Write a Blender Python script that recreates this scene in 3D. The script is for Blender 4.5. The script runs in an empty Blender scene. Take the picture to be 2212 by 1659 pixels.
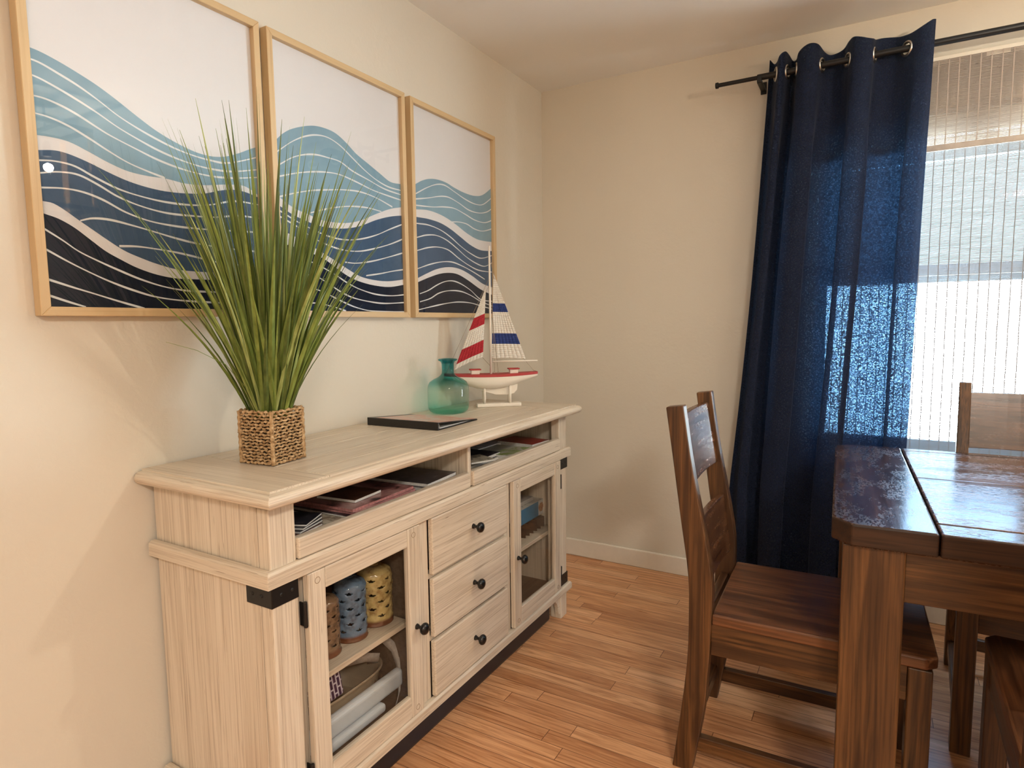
import bpy, bmesh, math, random
from mathutils import Vector, Matrix, Euler
random.seed(7)
SC = bpy.context.scene
COL = SC.collection
R = math.radians

# ------------------------------------------------------------------ camera
CAM = Vector((1.5251, -2.9856, 1.2482)); YAW, PITCH, ROLL, FPX = 0.5232, 0.0966, -0.0124, 1340.0
_cy, _sy = math.cos(YAW), math.sin(YAW)
_f = Vector((-_sy*math.cos(PITCH), _cy*math.cos(PITCH), -math.sin(PITCH)))
_r = Vector((_cy, _sy, 0)); _u = _r.cross(_f)
_r, _u = (_r*math.cos(ROLL)+_u*math.sin(ROLL)), (_u*math.cos(ROLL)-_r*math.sin(ROLL))
cd = bpy.data.cameras.new('camera'); cd.sensor_width = 36; cd.lens = FPX/2212*36; cd.clip_start = .02
cam = bpy.data.objects.new('camera', cd); COL.objects.link(cam)
M = Matrix((_r, _u, -_f)).transposed().to_4x4(); M.translation = CAM
cam.matrix_world = M; SC.camera = cam
def hit(px, py, ax, val):                      # a photo pixel onto an axis plane of the room (for traced outlines)
    d = _f + _r*((px-1106)/FPX) - _u*((py-829.5)/FPX)
    i = 'xyz'.index(ax); t = (val-CAM[i])/d[i]
    return CAM + d*t

# ------------------------------------------------------------------ light and exposure
SC.view_settings.view_transform = 'Standard'; SC.view_settings.look = 'None'
SC.view_settings.gamma = 1; SC.view_settings.use_curve_mapping = False
SC.view_settings.exposure = 0.31
w = bpy.data.worlds.new('world'); SC.world = w; w.use_nodes = True
wt = w.node_tree; wbg = wt.nodes['Background']          # daylight: bright sunlit yard below the skyline, dim tree line, blue sky
_tc = wt.nodes.new('ShaderNodeTexCoord'); _sx = wt.nodes.new('ShaderNodeSeparateXYZ'); _mr = wt.nodes.new('ShaderNodeMapRange')
_mr.inputs[1].default_value = -1; _mr.inputs[2].default_value = 1
_rp = wt.nodes.new('ShaderNodeValToRGB'); _e = _rp.color_ramp.elements
wt.links.new(_tc.outputs['Generated'], _sx.inputs[0]); wt.links.new(_sx.outputs[2], _mr.inputs[0]); wt.links.new(_mr.outputs[0], _rp.inputs[0]); wt.links.new(_rp.outputs[0], wbg.inputs[0])
_e[0].position = .0; _e[0].color = (.30, .38, .42, 1); _e[1].position = 1; _e[1].color = (.07, .13, .23, 1)
for _p, _c in ((.40, (.42, .52, .58)), (.47, (.80, .94, 1.0)), (.521, (.80, .94, 1.0)), (.529, (.0088, .0125, .0145)), (.60, (.0100, .0145, .0168)), (.68, (.10, .18, .28))):
    _k = _e.new(_p); _k.color = (*_c, 1)
wbg.inputs[1].default_value = 95.0
def light(name, kind, loc, energy, color, rot=(0,0,0), **kw):
    d = bpy.data.lights.new(name, kind); d.energy = energy; d.color = color
    for k, v in kw.items(): setattr(d, k, v)
    o = bpy.data.objects.new(name, d); o.location = loc; o.rotation_euler = rot; COL.objects.link(o); return o
pl = light('sky_portal', 'AREA', (2.15, .17, 1.32), 1, (1,1,1), (R(-90),0,0), shape='RECTANGLE', size=1.75, size_y=1.3)
pl.data.cycles.is_portal = True
BULB = Vector((2.30, -1.283, 2.098))
light('pendant_bulb_light', 'POINT', BULB, 28, (1, .90, .75), shadow_soft_size=.022)
light('ceiling_lamp_light', 'AREA', (2.75, -4.1, 2.36), 74, (1, .94, .84), (0,0,0), shape='DISK', size=.55)

# ------------------------------------------------------------------ material helpers
class NT:
    def __init__(s, name):
        s.m = bpy.data.materials.new(name); s.m.use_nodes = True; s.t = s.m.node_tree; s.t.nodes.clear()
        s.out = s.t.nodes.new('ShaderNodeOutputMaterial')
    def n(s, ty, ins=None, **kw):
        nd = s.t.nodes.new('ShaderNode'+ty)
        for k, v in kw.items(): setattr(nd, k, v)
        for k, v in (ins or {}).items(): s.set(nd.inputs[k], v)
        return nd
    def set(s, sock, v):
        if hasattr(v, 'is_output') or isinstance(v, bpy.types.NodeSocket): s.t.links.new(v, sock)
        elif isinstance(v, bpy.types.Node): s.t.links.new(v.outputs[0], sock)
        else:
            if sock.type == 'RGBA' and len(v) == 3: v = (*v, 1)
            sock.default_value = v
    def math(s, op, a, b=0.0, c=None):
        nd = s.n('Math', {0: a, 1: b}, operation=op)
        if c is not None: s.set(nd.inputs[2], c)
        return nd.outputs[0]
    def ramp(s, fac, stops, interp='LINEAR'):
        nd = s.n('ValToRGB', {0: fac}); cr = nd.color_ramp; cr.interpolation = interp
        while len(cr.elements) < len(stops): cr.elements.new(.5)
        for e, (p, c) in zip(cr.elements, stops): e.position = p; e.color = (*c, 1) if len(c) == 3 else c
        return nd.outputs[0]
    def mix(s, fac, a, b, blend='MIX'):
        nd = s.n('Mix', data_type='RGBA', blend_type=blend)
        s.set(nd.inputs[0], fac); s.set(nd.inputs[6], a); s.set(nd.inputs[7], b); return nd.outputs[2]
    def coord(s, scale=(1,1,1), rot=(0,0,0), rand=0.0):
        v = s.n('TexCoord').outputs['Object']
        if rand:
            oi = s.n('ObjectInfo').outputs['Random']
            v = s.n('VectorMath', {0: v, 1: s.n('CombineXYZ', {0: s.math('MULTIPLY', oi, rand), 1: s.math('MULTIPLY', oi, rand*.7), 2: s.math('MULTIPLY', oi, rand*1.3)})}, operation='ADD').outputs[0]
        return s.n('Mapping', {'Vector': v, 'Scale': scale, 'Rotation': rot}).outputs[0]
    def noise(s, vec, scale=1, detail=4, rough=.55, dist=0):
        return s.n('TexNoise', {'Vector': vec, 'Scale': scale, 'Detail': detail, 'Roughness': rough, 'Distortion': dist}).outputs[0]
    def bump(s, h, strength=.2, dist=.002):
        return s.n('Bump', {'Height': h, 'Strength': strength, 'Distance': dist}).outputs[0]
    def bsdf(s, col, rough=.5, metal=0, spec=.5, bump=None, **kw):
        nd = s.n('BsdfPrincipled', {'Base Color': col, 'Roughness': rough, 'Metallic': metal, 'Specular IOR Level': spec})
        if bump is not None: s.set(nd.inputs['Normal'], bump)
        for k, v in kw.items(): s.set(nd.inputs[k], v)
        s.t.links.new(nd.outputs[0], s.out.inputs[0]); return s.m
    def fres(s, ior):                           # same reflectance from either side of a thin pane
        bf = s.n('NewGeometry').outputs['Backfacing']
        return s.n('Fresnel', {0: s.math('MULTIPLY_ADD', bf, 1/ior-ior, ior)}).outputs[0]
    def surf(s, sh):
        s.t.links.new(sh.outputs[0] if isinstance(sh, bpy.types.Node) else sh, s.out.inputs[0]); return s.m

def flat(name, col, rough=.5, metal=0, spec=.5, var=.12, vscale=30):
    t = NT(name); n = t.noise(t.coord(rand=3), vscale, 3)
    c = t.ramp(n, [(.3, [x*(1-var) for x in col]), (.7, [min(1, x*(1+var)) for x in col])])
    return t.bsdf(c, rough, metal, spec)

def wood(name, base, dark, axis, rough=.45, fine=90, along=2.5, pk=.45, streak=.5, spec=.5, patch=None, bumpk=.15, light_c=None, coat=0.0, roughvar=.15):
    t = NT(name); sc = [fine]*3; sc['xyz'.index(axis)] = along
    n1 = t.noise(t.coord(sc, rand=5), 1, 6, .6, .4)
    sc2 = [fine*.22]*3; sc2['xyz'.index(axis)] = along*.9
    n2 = t.noise(t.coord(sc2, rand=9), 1, 3, .5, .8)
    c = t.ramp(n1, [(.28, dark), (.28+streak*.5, base), (.8, light_c or base)])
    c = t.mix(t.ramp(n2, [(.40, (0,0,0)), (.62, (1,1,1))]), c, t.mix(pk, c, patch or dark))
    rg = t.math('MULTIPLY_ADD', n1, roughvar, rough-roughvar*.5)
    b = t.bump(n1, bumpk, .001)
    return t.bsdf(c, rg, 0, spec, b, **({'Coat Weight': coat, 'Coat Roughness': .12} if coat else {}))

# colours (linear)
WB, WD = (.68, .58, .455), (.42, .325, .235)
def whitewash(a):
    t = NT('whitewashed_wood_'+a); i = 'xyz'.index(a)
    def st(f, l): q = [f]*3; q[i] = l; return q
    n1 = t.noise(t.coord(st(230, 3.2), rand=5), 1, 5, .65, .3); n2 = t.noise(t.coord(st(26, 1.3), rand=9), 1, 3, .5, .8)
    n3 = t.noise(t.coord(st(330, 9), rand=3), 1, 2, .6, .2); n4 = t.noise(t.coord((5,5,5), rand=6), 1, 3)
    c = t.ramp(n1, [(.30, WD), (.50, WB), (.78, (.76,.67,.55))])
    c = t.mix(t.math('MULTIPLY', t.ramp(n2, [(.42,(0,0,0)),(.70,(1,1,1))]), .45), c, (.50,.395,.285))
    tick = t.math('MULTIPLY', t.ramp(n3, [(.66,(0,0,0)),(.72,(1,1,1))]), t.ramp(n4, [(.42,(.1,.1,.1)),(.62,(.9,.9,.9))]))
    c = t.mix(tick, c, (.22,.14,.08))
    return t.bsdf(c, t.math('MULTIPLY_ADD', n1, .15, .33), 0, .45, t.bump(n1, .12, .0008))
MW = {a: whitewash(a) for a in 'xyz'}
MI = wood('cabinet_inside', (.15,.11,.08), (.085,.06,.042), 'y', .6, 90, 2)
DB, DD = (.125, .052, .016), (.014, .006, .003)
MT = {a: wood('dark_wood_'+a, DB, DD, a, .34, 150, 3.2, .75, .5, .5, patch=(.028,.010,.004), bumpk=.3, light_c=(.185,.085,.030), roughvar=.25) for a in 'xyz'}
FR = {a: wood('pale_frame_wood_'+a, (.62,.44,.24), (.48,.32,.16), a, .45, 120, 2, .4, .3, bumpk=.05) for a in 'yz'}
BLK = flat('black_iron', (.012,.011,.011), .42, .3)
KNB = flat('black_knob', (.010,.010,.010), .25, .2)

def paint(name, col, bscale=55, bk=.25, rough=.75):
    t = NT(name); v = t.coord()
    n = t.noise(v, bscale, 5, .6, .6); n2 = t.noise(v, 9, 3, .5, 1.2)
    h = t.math('ADD', n, t.math('MULTIPLY', n2, 1.4))
    c = t.ramp(t.noise(v, 2.0, 2), [(.3, [x*.985 for x in col]), (.7, [min(1, x*1.015) for x in col])])
    return t.bsdf(c, rough, 0, .25, t.bump(h, bk, .003))
PW = paint('wall_paint', (.66, .60, .505)); PC = paint('ceiling_paint', (.86, .83, .78), 60, .15)
TRIM = flat('white_trim', (.78,.72,.62), .4, var=.02)

def floor_mat():
    t = NT('oak_strip_floor'); o = t.n('TexCoord').outputs['Object']; s = t.n('SeparateXYZ', {0: o})
    W, L = .0572, .85
    yr = t.math('DIVIDE', s.outputs[1], W); row = t.math('FLOOR', yr)
    wn = t.n('TexWhiteNoise', {'W': row}, noise_dimensions='1D').outputs[0]
    xr = t.math('ADD', t.math('DIVIDE', s.outputs[0], L), t.math('MULTIPLY', wn, 9.7)); cl = t.math('FLOOR', xr)
    v2 = t.n('TexWhiteNoise', {'Vector': t.n('CombineXYZ', {0: row, 1: cl})}, noise_dimensions='2D').outputs[0]
    off = t.n('CombineXYZ', {0: t.math('MULTIPLY', v2, 31.0), 1: t.math('MULTIPLY', v2, 17.0), 2: t.math('MULTIPLY', row, .37)})
    vec = t.n('VectorMath', {0: o, 1: off}, operation='ADD').outputs[0]
    g = t.noise(t.n('Mapping', {'Vector': vec, 'Scale': (3.2, 75, 1)}).outputs[0], 1, 5, .62, .9)
    g2 = t.noise(t.n('Mapping', {'Vector': vec, 'Scale': (1.6, 22, 1)}).outputs[0], 1, 3, .5, 2.2)
    tone = t.ramp(v2, [(0, (.56,.265,.12)), (.25, (.65,.325,.155)), (.55, (.72,.37,.18)), (.85, (.77,.42,.215)), (1, (.80,.47,.26))])
    c = t.mix(t.ramp(g, [(.32, (1,1,1)), (.55, (0,0,0))]), tone, t.mix(1, tone, (.62,.50,.42), 'MULTIPLY'))
    c = t.mix(t.ramp(g2, [(.42, (0,0,0)), (.5, (.6,.6,.6)), (.56, (0,0,0))]), c, t.mix(1, c, (.74,.64,.55), 'MULTIPLY'))
    fy = t.math('FRACT', yr); fx = t.math('FRACT', xr)
    gap = t.math('MAXIMUM', t.math('LESS_THAN', fy, .034), t.math('LESS_THAN', fx, .0026))
    c = t.mix(t.math('MULTIPLY', gap, .85), c, (.10,.035,.012))
    rg = t.math('MULTIPLY_ADD', g, .18, .22)
    return t.bsdf(c, rg, 0, .45, t.bump(t.math('SUBTRACT', t.math('MULTIPLY', g, .15), gap), .25, .0012))

# ------------------------------------------------------------------ mesh helpers
class MB:
    def __init__(s): s.v = []; s.f = []; s.m = []
    def add(s, vs, fs, mi=0, M=None):
        b = len(s.v); s.v += [tuple((M @ Vector(v)) if M else v) for v in vs]
        s.f += [tuple(i+b for i in f) for f in fs]; s.m += [mi]*len(fs); return s
    def box(s, x0, x1, y0, y1, z0, z1, mi=0, M=None):
        vs = [(x,y,z) for z in (z0,z1) for y in (y0,y1) for x in (x0,x1)]
        return s.add(vs, [(0,2,3,1),(4,5,7,6),(0,1,5,4),(2,6,7,3),(0,4,6,2),(1,3,7,5)], mi, M)
    def prism(s, poly, axis, a, b, mi=0, M=None):   # poly in the two other axes, in xyz order
        def p(q, c): l = list(q); l.insert('xyz'.index(axis), c); return tuple(l)
        n = len(poly); vs = [p(q,a) for q in poly]+[p(q,b) for q in poly]
        return s.add(vs, [tuple(range(n))[::-1], tuple(range(n,2*n))]+[(i,(i+1)%n,n+(i+1)%n,n+i) for i in range(n)], mi, M)
    def lathe(s, prof, n=32, c=(0,0,0), mi=0, M=None, cap0=True, cap1=True):
        vs = []; fs = []
        for r, z in prof:
            for k in range(n):
                a = 2*math.pi*k/n; vs.append((c[0]+r*math.cos(a), c[1]+r*math.sin(a), c[2]+z))
        for j in range(len(prof)-1):
            for k in range(n):
                k2 = (k+1)%n; fs.append((j*n+k, j*n+k2, (j+1)*n+k2, (j+1)*n+k))
        if cap0: fs.append(tuple(range(n))[::-1])
        if cap1: fs.append(tuple((len(prof)-1)*n+k for k in range(n)))
        return s.add(vs, fs, mi, M)
    def tube(s, pts, r, n=8, mi=0, closed=False, cap=True):
        pts = [Vector(p) for p in pts]; N = len(pts); rs = r if isinstance(r, (list, tuple)) else [r]*N
        vs = []; fs = []; up = None
        for i, p in enumerate(pts):
            a = pts[(i-1) % N] if (closed or i > 0) else p; b = pts[(i+1) % N] if (closed or i < N-1) else p
            t = (b-a).normalized()
            if up is None: up = Vector((0,0,1)) if abs(t.z) < .9 else Vector((1,0,0))
            x = t.cross(up).normalized(); up2 = x.cross(t).normalized(); up = up2
            for k in range(n):
                q = 2*math.pi*k/n; vs.append(tuple(p + (x*math.cos(q)+up2*math.sin(q))*rs[i]))
        for i in range(N if closed else N-1):
            for k in range(n):
                j = (i+1) % N; k2 = (k+1) % n; fs.append((i*n+k, i*n+k2, j*n+k2, j*n+k))
        if not closed and cap: fs += [tuple(range(n))[::-1], tuple((N-1)*n+k for k in range(n))]
        return s.add(vs, fs, mi)
    def sphere(s, c, r, n=16, mi=0, sc=(1,1,1)):
        prof = [(max(1e-5, math.sin(math.pi*i/10))*r, -math.cos(math.pi*i/10)*r) for i in range(11)]
        return s.lathe(prof, n, (0,0,0), mi, Matrix.Translation(c) @ Matrix.Diagonal((*sc,1)), False, False)
    def grid(s, fn, nu, nv, mi=0):
        vs = [tuple(fn(i/nu, j/nv)) for j in range(nv+1) for i in range(nu+1)]
        return s.add(vs, [(j*(nu+1)+i, j*(nu+1)+i+1, (j+1)*(nu+1)+i+1, (j+1)*(nu+1)+i) for j in range(nv) for i in range(nu)], mi)
    def build(s, name, mats, parent=None, world=False, bevel=0, seg=2, smooth=False, solid=0, subsurf=0):
        off = Vector((0,0,0))
        if world and parent:
            q = parent
            while q: off += q.location; q = q.parent
        me = bpy.data.meshes.new(name); me.from_pydata([Vector(v)-off for v in s.v], [], s.f)
        mats = mats if isinstance(mats, (list, tuple)) else [mats]
        for m in mats: me.materials.append(m)
        me.polygons.foreach_set('material_index', s.m)
        bm = bmesh.new(); bm.from_mesh(me); bmesh.ops.recalc_face_normals(bm, faces=bm.faces); bm.to_mesh(me); bm.free()
        if smooth:
            me.polygons.foreach_set('use_smooth', [True]*len(me.polygons))
        o = bpy.data.objects.new(name, me); COL.objects.link(o); o.parent = parent
        if solid: d = o.modifiers.new('solid', 'SOLIDIFY'); d.thickness = solid; d.offset = -1
        if bevel:
            b = o.modifiers.new('bevel', 'BEVEL'); b.width = bevel; b.segments = seg; b.limit_method = 'ANGLE'; b.angle_limit = R(40)
        if subsurf: d = o.modifiers.new('sub', 'SUBSURF'); d.levels = d.render_levels = subsurf
        return o
def empty(name, loc=(0,0,0), rz=0):
    o = bpy.data.objects.new(name, None); o.location = loc; o.rotation_euler = (0,0,rz); o.empty_display_size = .05; COL.objects.link(o); return o
def tag(o, label, cat, group=None):
    o['label'] = label; o['category'] = cat
    if group: o['group'] = group
    return o
def struct(o): o['kind'] = 'structure'; return o
def copy_tree(o, parent=None):
    c = o.copy(); COL.objects.link(c); c.parent = parent
    for ch in list(o.children): copy_tree(ch, c)
    return c
def box(name, m, x0, x1, y0, y1, z0, z1, parent=None, bevel=.002, world=True):
    return MB().box(x0,x1,y0,y1,z0,z1).build(name, m, parent, world, bevel)
def interp(pts, x):                            # smooth interpolation through traced points
    n = len(pts)
    if n == 1: return pts[0][1]
    if x <= pts[0][0]: i = 0
    elif x >= pts[-1][0]: i = n-2
    else: i = max(k for k in range(n-1) if pts[k][0] <= x)
    def sl(k):
        a = pts[max(0,k-1)]; b = pts[min(n-1,k+1)]; return (b[1]-a[1])/(b[0]-a[0])
    (x0,y0),(x1,y1) = pts[i], pts[i+1]
    if x < x0: return y0 + (x-x0)*sl(0)
    if x > x1: return y1 + (x-x1)*sl(n-1)
    h = x1-x0; t = (x-x0)/h; m0, m1 = sl(i)*h, sl(i+1)*h
    return (2*t**3-3*t*t+1)*y0+(t**3-2*t*t+t)*m0+(-2*t**3+3*t*t)*y1+(t**3-t*t)*m1

# ================================================================== setting
XR, YF, H = 4.25, -5.2, 2.44
WX0, WX1, WZ0, WZ1 = 1.285, 3.02, .685, 1.95        # window opening
struct(MB().box(-.15, XR+.15, YF-.15, .15, -.12, 0).build('floor', floor_mat()))
struct(MB().box(-.15, XR+.15, YF-.15, .15, H, H+.15).build('ceiling', PC))
struct(MB().box(-.15, 0, YF-.15, .15, 0, H).build('wall_left', PW))
wb = MB(); wb.box(0, WX0, 0, .15, 0, H).box(WX1, XR, 0, .15, 0, H).box(WX0, WX1, 0, .15, 0, WZ0).box(WX0, WX1, 0, .15, WZ1, H)
struct(wb.build('wall_back', PW))
struct(MB().box(XR, XR+.15, YF-.15, .15, 0, H).build('wall_right', PW))
struct(MB().box(0, XR, YF-.15, YF, 0, H).build('wall_front', PW))
def base_board(name, *b): struct(MB().box(*b).build(name, TRIM, bevel=.006, seg=3))
base_board('baseboard_back', .014, XR-.014, -.014, 0, 0, .092)
base_board('baseboard_left', 0, .014, YF, 0, 0, .092)
base_board('baseboard_right', XR-.014, XR, YF, 0, 0, .092)
# window
t = NT('window_glass')
WG = t.surf(t.n('MixShader', {0: t.fres(1.45), 1: t.n('BsdfTransparent', {0: (.97,.99,.98)}).outputs[0], 2: t.n('BsdfGlossy', {'Roughness': 0.0}).outputs[0]}))
win = struct(empty('window_1', (2.15, 0, WZ0)))
cs = MB()
cs.box(WX0-.07, WX0, -.016, 0, WZ0, WZ1+.075).box(WX1, WX1+.07, -.016, 0, WZ0, WZ1+.075).box(WX0, WX1, -.016, 0, WZ1, WZ1+.075).box(WX0-.085, WX1+.085, -.026, 0, WZ1+.075, WZ1+.10)
cs.build('casing', TRIM, win, True, .003)
box('sill', TRIM, WX0-.085, WX1+.085, -.035, .03, WZ0-.025, WZ0, win)
mull = [(2.02, 2.09)]
fm = MB(); fm.box(WX0, WX0+.025, .03, .14, WZ0, WZ1).box(WX1-.025, WX1, .03, .14, WZ0, WZ1).box(WX0, WX1, .03, .14, WZ1-.025, WZ1).box(WX0, WX1, .03, .15, WZ0, WZ0+.02).box(2.10, 2.19, .03, .14, WZ0, WZ1)
fm.build('window_frame', TRIM, win, True, .002)
ZM = 1.430; SASH = flat('grey_sash', (.20,.225,.25), .5, var=.03)
for (a, b) in ((WX0+.025, 2.10), (2.19, WX1-.025)):
    for (z0, z1, y) in ((WZ0+.02, ZM+.035, .055), (ZM-.035, WZ1-.025, .09)):
        s = MB(); e = .045
        s.box(a, a+e, y, y+.03, z0, z1).box(b-e, b, y, y+.03, z0, z1).box(a+e, b-e, y, y+.03, z0, z0+e).box(a+e, b-e, y, y+.03, z1-e, z1)
        so = s.build('sash', SASH, win, True, .002)
        MB().add([(a+e,y+.015,z0+e),(b-e,y+.015,z0+e),(b-e,y+.015,z1-e),(a+e,y+.015,z1-e)], [(0,1,2,3)]).build('pane', WG, so, True)

# ================================================================== woven shade
def shade_mat(name, open_, tint):
    t = NT(name); v = t.coord()
    sx = t.n('SeparateXYZ', {0: v})
    slat = t.math('FRACT', t.math('MULTIPLY', sx.outputs[2], 210))
    jit = t.noise(t.n('Mapping', {'Vector': v, 'Scale': (9, 1, 480)}).outputs[0], 1, 3, .6)
    reed = t.math('GREATER_THAN', t.math('ADD', slat, t.math('MULTIPLY', t.math('SUBTRACT', jit, .5), .9)), open_)
    cord = t.math('LESS_THAN', t.math('ABSOLUTE', t.math('SUBTRACT', t.math('FRACT', t.math('ADD', t.math('MULTIPLY', sx.outputs[0], 31), t.math('MULTIPLY', t.noise(t.n('Mapping', {'Vector': v, 'Scale': (0,0,14)}).outputs[0], 1, 2), .12))), .5)), .055)
    solid = t.math('MAXIMUM', reed, cord)
    kn = t.noise(t.n('Mapping', {'Vector': v, 'Scale': (30, 1, 400)}).outputs[0], 1, 2, .5)
    col = t.mix(t.math('GREATER_THAN', kn, .70), tint, [c*.35 for c in tint])
    body = t.n('MixShader', {0: .014, 1: t.n('BsdfDiffuse', {0: col}).outputs[0], 2: t.n('BsdfTranslucent', {0: col}).outputs[0]}).outputs[0]
    return t.surf(t.n('MixShader', {0: solid, 1: t.n('BsdfTransparent').outputs[0], 2: body}))
SH1 = shade_mat('woven_reeds', .50, (.24,.225,.22)); SH2 = shade_mat('woven_reeds_double', .52, (.42,.35,.30))
sh = tag(empty('woven_shade', (2.15, -.05, .60)), 'pale see-through woven reed shade hanging over the bright window', 'window shade')
MB().grid(lambda u, v: (1.24+u*1.84, -.045+.0015*math.sin(40*u), .60+v*1.62), 40, 20).build('shade_panel', SH1, sh, True, smooth=True)
MB().grid(lambda u, v: (1.24+u*1.84, -.050+.0015*math.sin(35*u), 1.905+v*.315), 40, 6).build('valance', SH2, sh, True, smooth=True)
box('headrail', TRIM, 1.24, 3.08, -.044, -.018, 2.205, 2.235, sh)
hm = MB(); hm.box(1.24, 3.08, -.0545, -.0485, 1.885, 1.907); hm.build('valance_hem', flat('reed_hem', (.42,.36,.31), .8), sh, True, .001)

# ================================================================== curtain and rod
CY, CZ = -.115, 2.262
rod = tag(empty('curtain_rod', (2.1, CY, CZ)), 'thin black telescoping curtain rod above the window', 'curtain rod')
def ytube(x0, x1, r): return MB().tube([(x0,CY,CZ),(x1,CY,CZ)], r, 16)
ytube(1.075, 3.30, .0125).build('outer_tube', BLK, rod, True, .001)
tb = ytube(.915, 1.08, .0085); tb.build('inner_tube', BLK, rod, True, .001)
ytube(.905, .918, .0125).build('end_cap', BLK, rod, True, .002)
for bx in (1.085, 3.28):
    b = MB(); b.box(bx-.010, bx+.010, CY-.004, -.004, CZ-.024, CZ-.0128).box(bx-.012, bx+.012, -.005, -.0, CZ-.035, CZ+.016).box(bx-.009, bx+.009, CY-.018, CY-.0126, CZ-.024, CZ+.002)
    b.build('bracket', BLK, rod, True, .002)
t = NT('navy_fabric'); v = t.coord()
nz = t.noise(t.n('Mapping', {'Vector': v, 'Scale': (420, 420, 420)}).outputs[0], 1, 2, .6); nz2 = t.noise(t.n('Mapping', {'Vector': v, 'Scale': (60,60,12)}).outputs[0], 1, 3)
nc = t.mix(nz, (.004,.007,.020), (.018,.026,.058))
tr = t.mix(t.ramp(nz, [(.38,(0,0,0)),(.62,(1,1,1))]), (.04,.12,.26), (.40,.62,.95))
nzb = t.noise(t.n('Mapping', {'Vector': v, 'Scale': (150, 60, 190)}).outputs[0], 1, 3, .7)
pin = t.math('MULTIPLY', t.ramp(nzb, [(.40,(.12,.12,.12)),(.60,(1,1,1))]), .19)   # pinholes of the loose weave
cloth_ = t.n('MixShader', {0: .05, 1: t.n('BsdfPrincipled', {'Base Color': nc, 'Roughness': .85, 'Specular IOR Level': .2, 'Sheen Weight': .05}).outputs[0], 2: t.n('BsdfTranslucent', {0: tr}).outputs[0]}).outputs[0]
NAVY = t.surf(t.n('MixShader', {0: pin, 1: cloth_, 2: t.n('BsdfTransparent', {0: (.52,.76,1,1)}).outputs[0]}))
STEEL = flat('brushed_nickel', (.60,.56,.50), .28, 1.0, var=.05)
CP0 = [(1.120,-.088),(1.133,-.072),(1.150,-.115),(1.165,-.158),(1.184,-.152),(1.195,-.105),(1.206,-.072),(1.222,-.10),(1.236,-.150),(1.270,-.174),(1.305,-.158),(1.326,-.10),(1.350,-.070),(1.390,-.074),(1.411,-.115),(1.432,-.160),(1.465,-.172),(1.493,-.152),(1.505,-.10),(1.527,-.072),(1.572,-.072),(1.606,-.115),(1.640,-.158),(1.672,-.168),(1.691,-.150)]
CP1 = [(1.120,-.088),(1.133,-.072),(1.158,-.115),(1.158,-.152),(1.188,-.152),(1.181,-.110),(1.206,-.072),(1.242,-.098),(1.226,-.145),(1.270,-.176),(1.314,-.150),(1.298,-.102),(1.350,-.070),(1.390,-.074),(1.434,-.105),(1.420,-.150),(1.462,-.174),(1.504,-.148),(1.486,-.100),(1.527,-.072),(1.572,-.072),(1.630,-.105),(1.620,-.150),(1.662,-.172),(1.691,-.150)]
_C = [[[(k/24, p[i]) for k, p in enumerate(cp)] for i in (0, 1)] for cp in (CP0, CP1)]
def curtain_path(s, v):                        # s 0..1 along the cloth, v 0 top .. 1 bottom
    k = min(1, max(0, (v-.04)/.22)); k = k*k*(3-2*k)
    x, y = [interp(_C[0][i], s)*(1-k) + interp(_C[1][i], s)*k for i in (0, 1)]
    f = min(1, v*1.6); f2 = max(0, v-.15)
    left = -.118*min(1, v/.8)**1.15; right = -.045*v
    q = (x-1.120)/.571
    x += left*(1-q) + right*q + .012*f2*math.sin(11*s+5*v) 
    y = CY + (y-CY)*(1-.12*f) + .012*f2*math.sin(17*s+3*v+1)
    return x, min(y, -.062)
def make_curtain(loc, label):
    cu = tag(empty('curtain', loc), label, 'curtain')
    def fn(u, v):
        vv = 1-v; x, y = curtain_path(u, vv)
        z = .055 + v*(2.322-.055) + (.012*math.sin(31*u+2)*v**8)
        return (x, y, z)
    cross = []
    prev = curtain_path(0, .026)
    for i in range(1, 2001):
        s = i/2000; p = curtain_path(s, .026)
        if (p[1]-CY)*(prev[1]-CY) <= 0 and .015 < s < .985:
            q = curtain_path(s+.004, .026); dx, dy = q[0]-p[0], q[1]-p[1]; a = math.atan2(dy, dx)
            Mx = Matrix.Translation((p[0], CY, CZ)) @ Matrix.Rotation(a, 4, 'Z') @ Matrix.Rotation(R(90), 4, 'X')
            m = MB(); ring = []
            for k in range(28):
                th = 2*math.pi*k/28; ring.append(Mx @ Vector((.0240*math.cos(th), .0240*math.sin(th), 0)))
            m.tube(ring, .0052, 8, closed=True); m.build('grommet', STEEL, cu, False, smooth=True); cross.append(Vector((p[0], p[1], CZ)))
        prev = p
    fb = MB(); vv = [k/44*.945 for k in range(45)] + [.945+.055*k/22 for k in range(1, 23)]; nu = 340
    fb.v = [fn(i/nu, v) for v in vv for i in range(nu+1)]
    for j in range(len(vv)-1):
        for i in range(nu):
            c = (Vector(fb.v[j*(nu+1)+i])+Vector(fb.v[(j+1)*(nu+1)+i+1]))*.5
            if vv[j] > .9 and any((c-q).length < .0205 for q in cross): continue
            fb.f.append((j*(nu+1)+i, j*(nu+1)+i+1, (j+1)*(nu+1)+i+1, (j+1)*(nu+1)+i)); fb.m.append(0)
    fb.build('fabric', NAVY, cu, False, smooth=True, solid=.0025)
    return cu
make_curtain((0,0,0), 'navy blue grommet curtain hanging at the left of the window')

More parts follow.
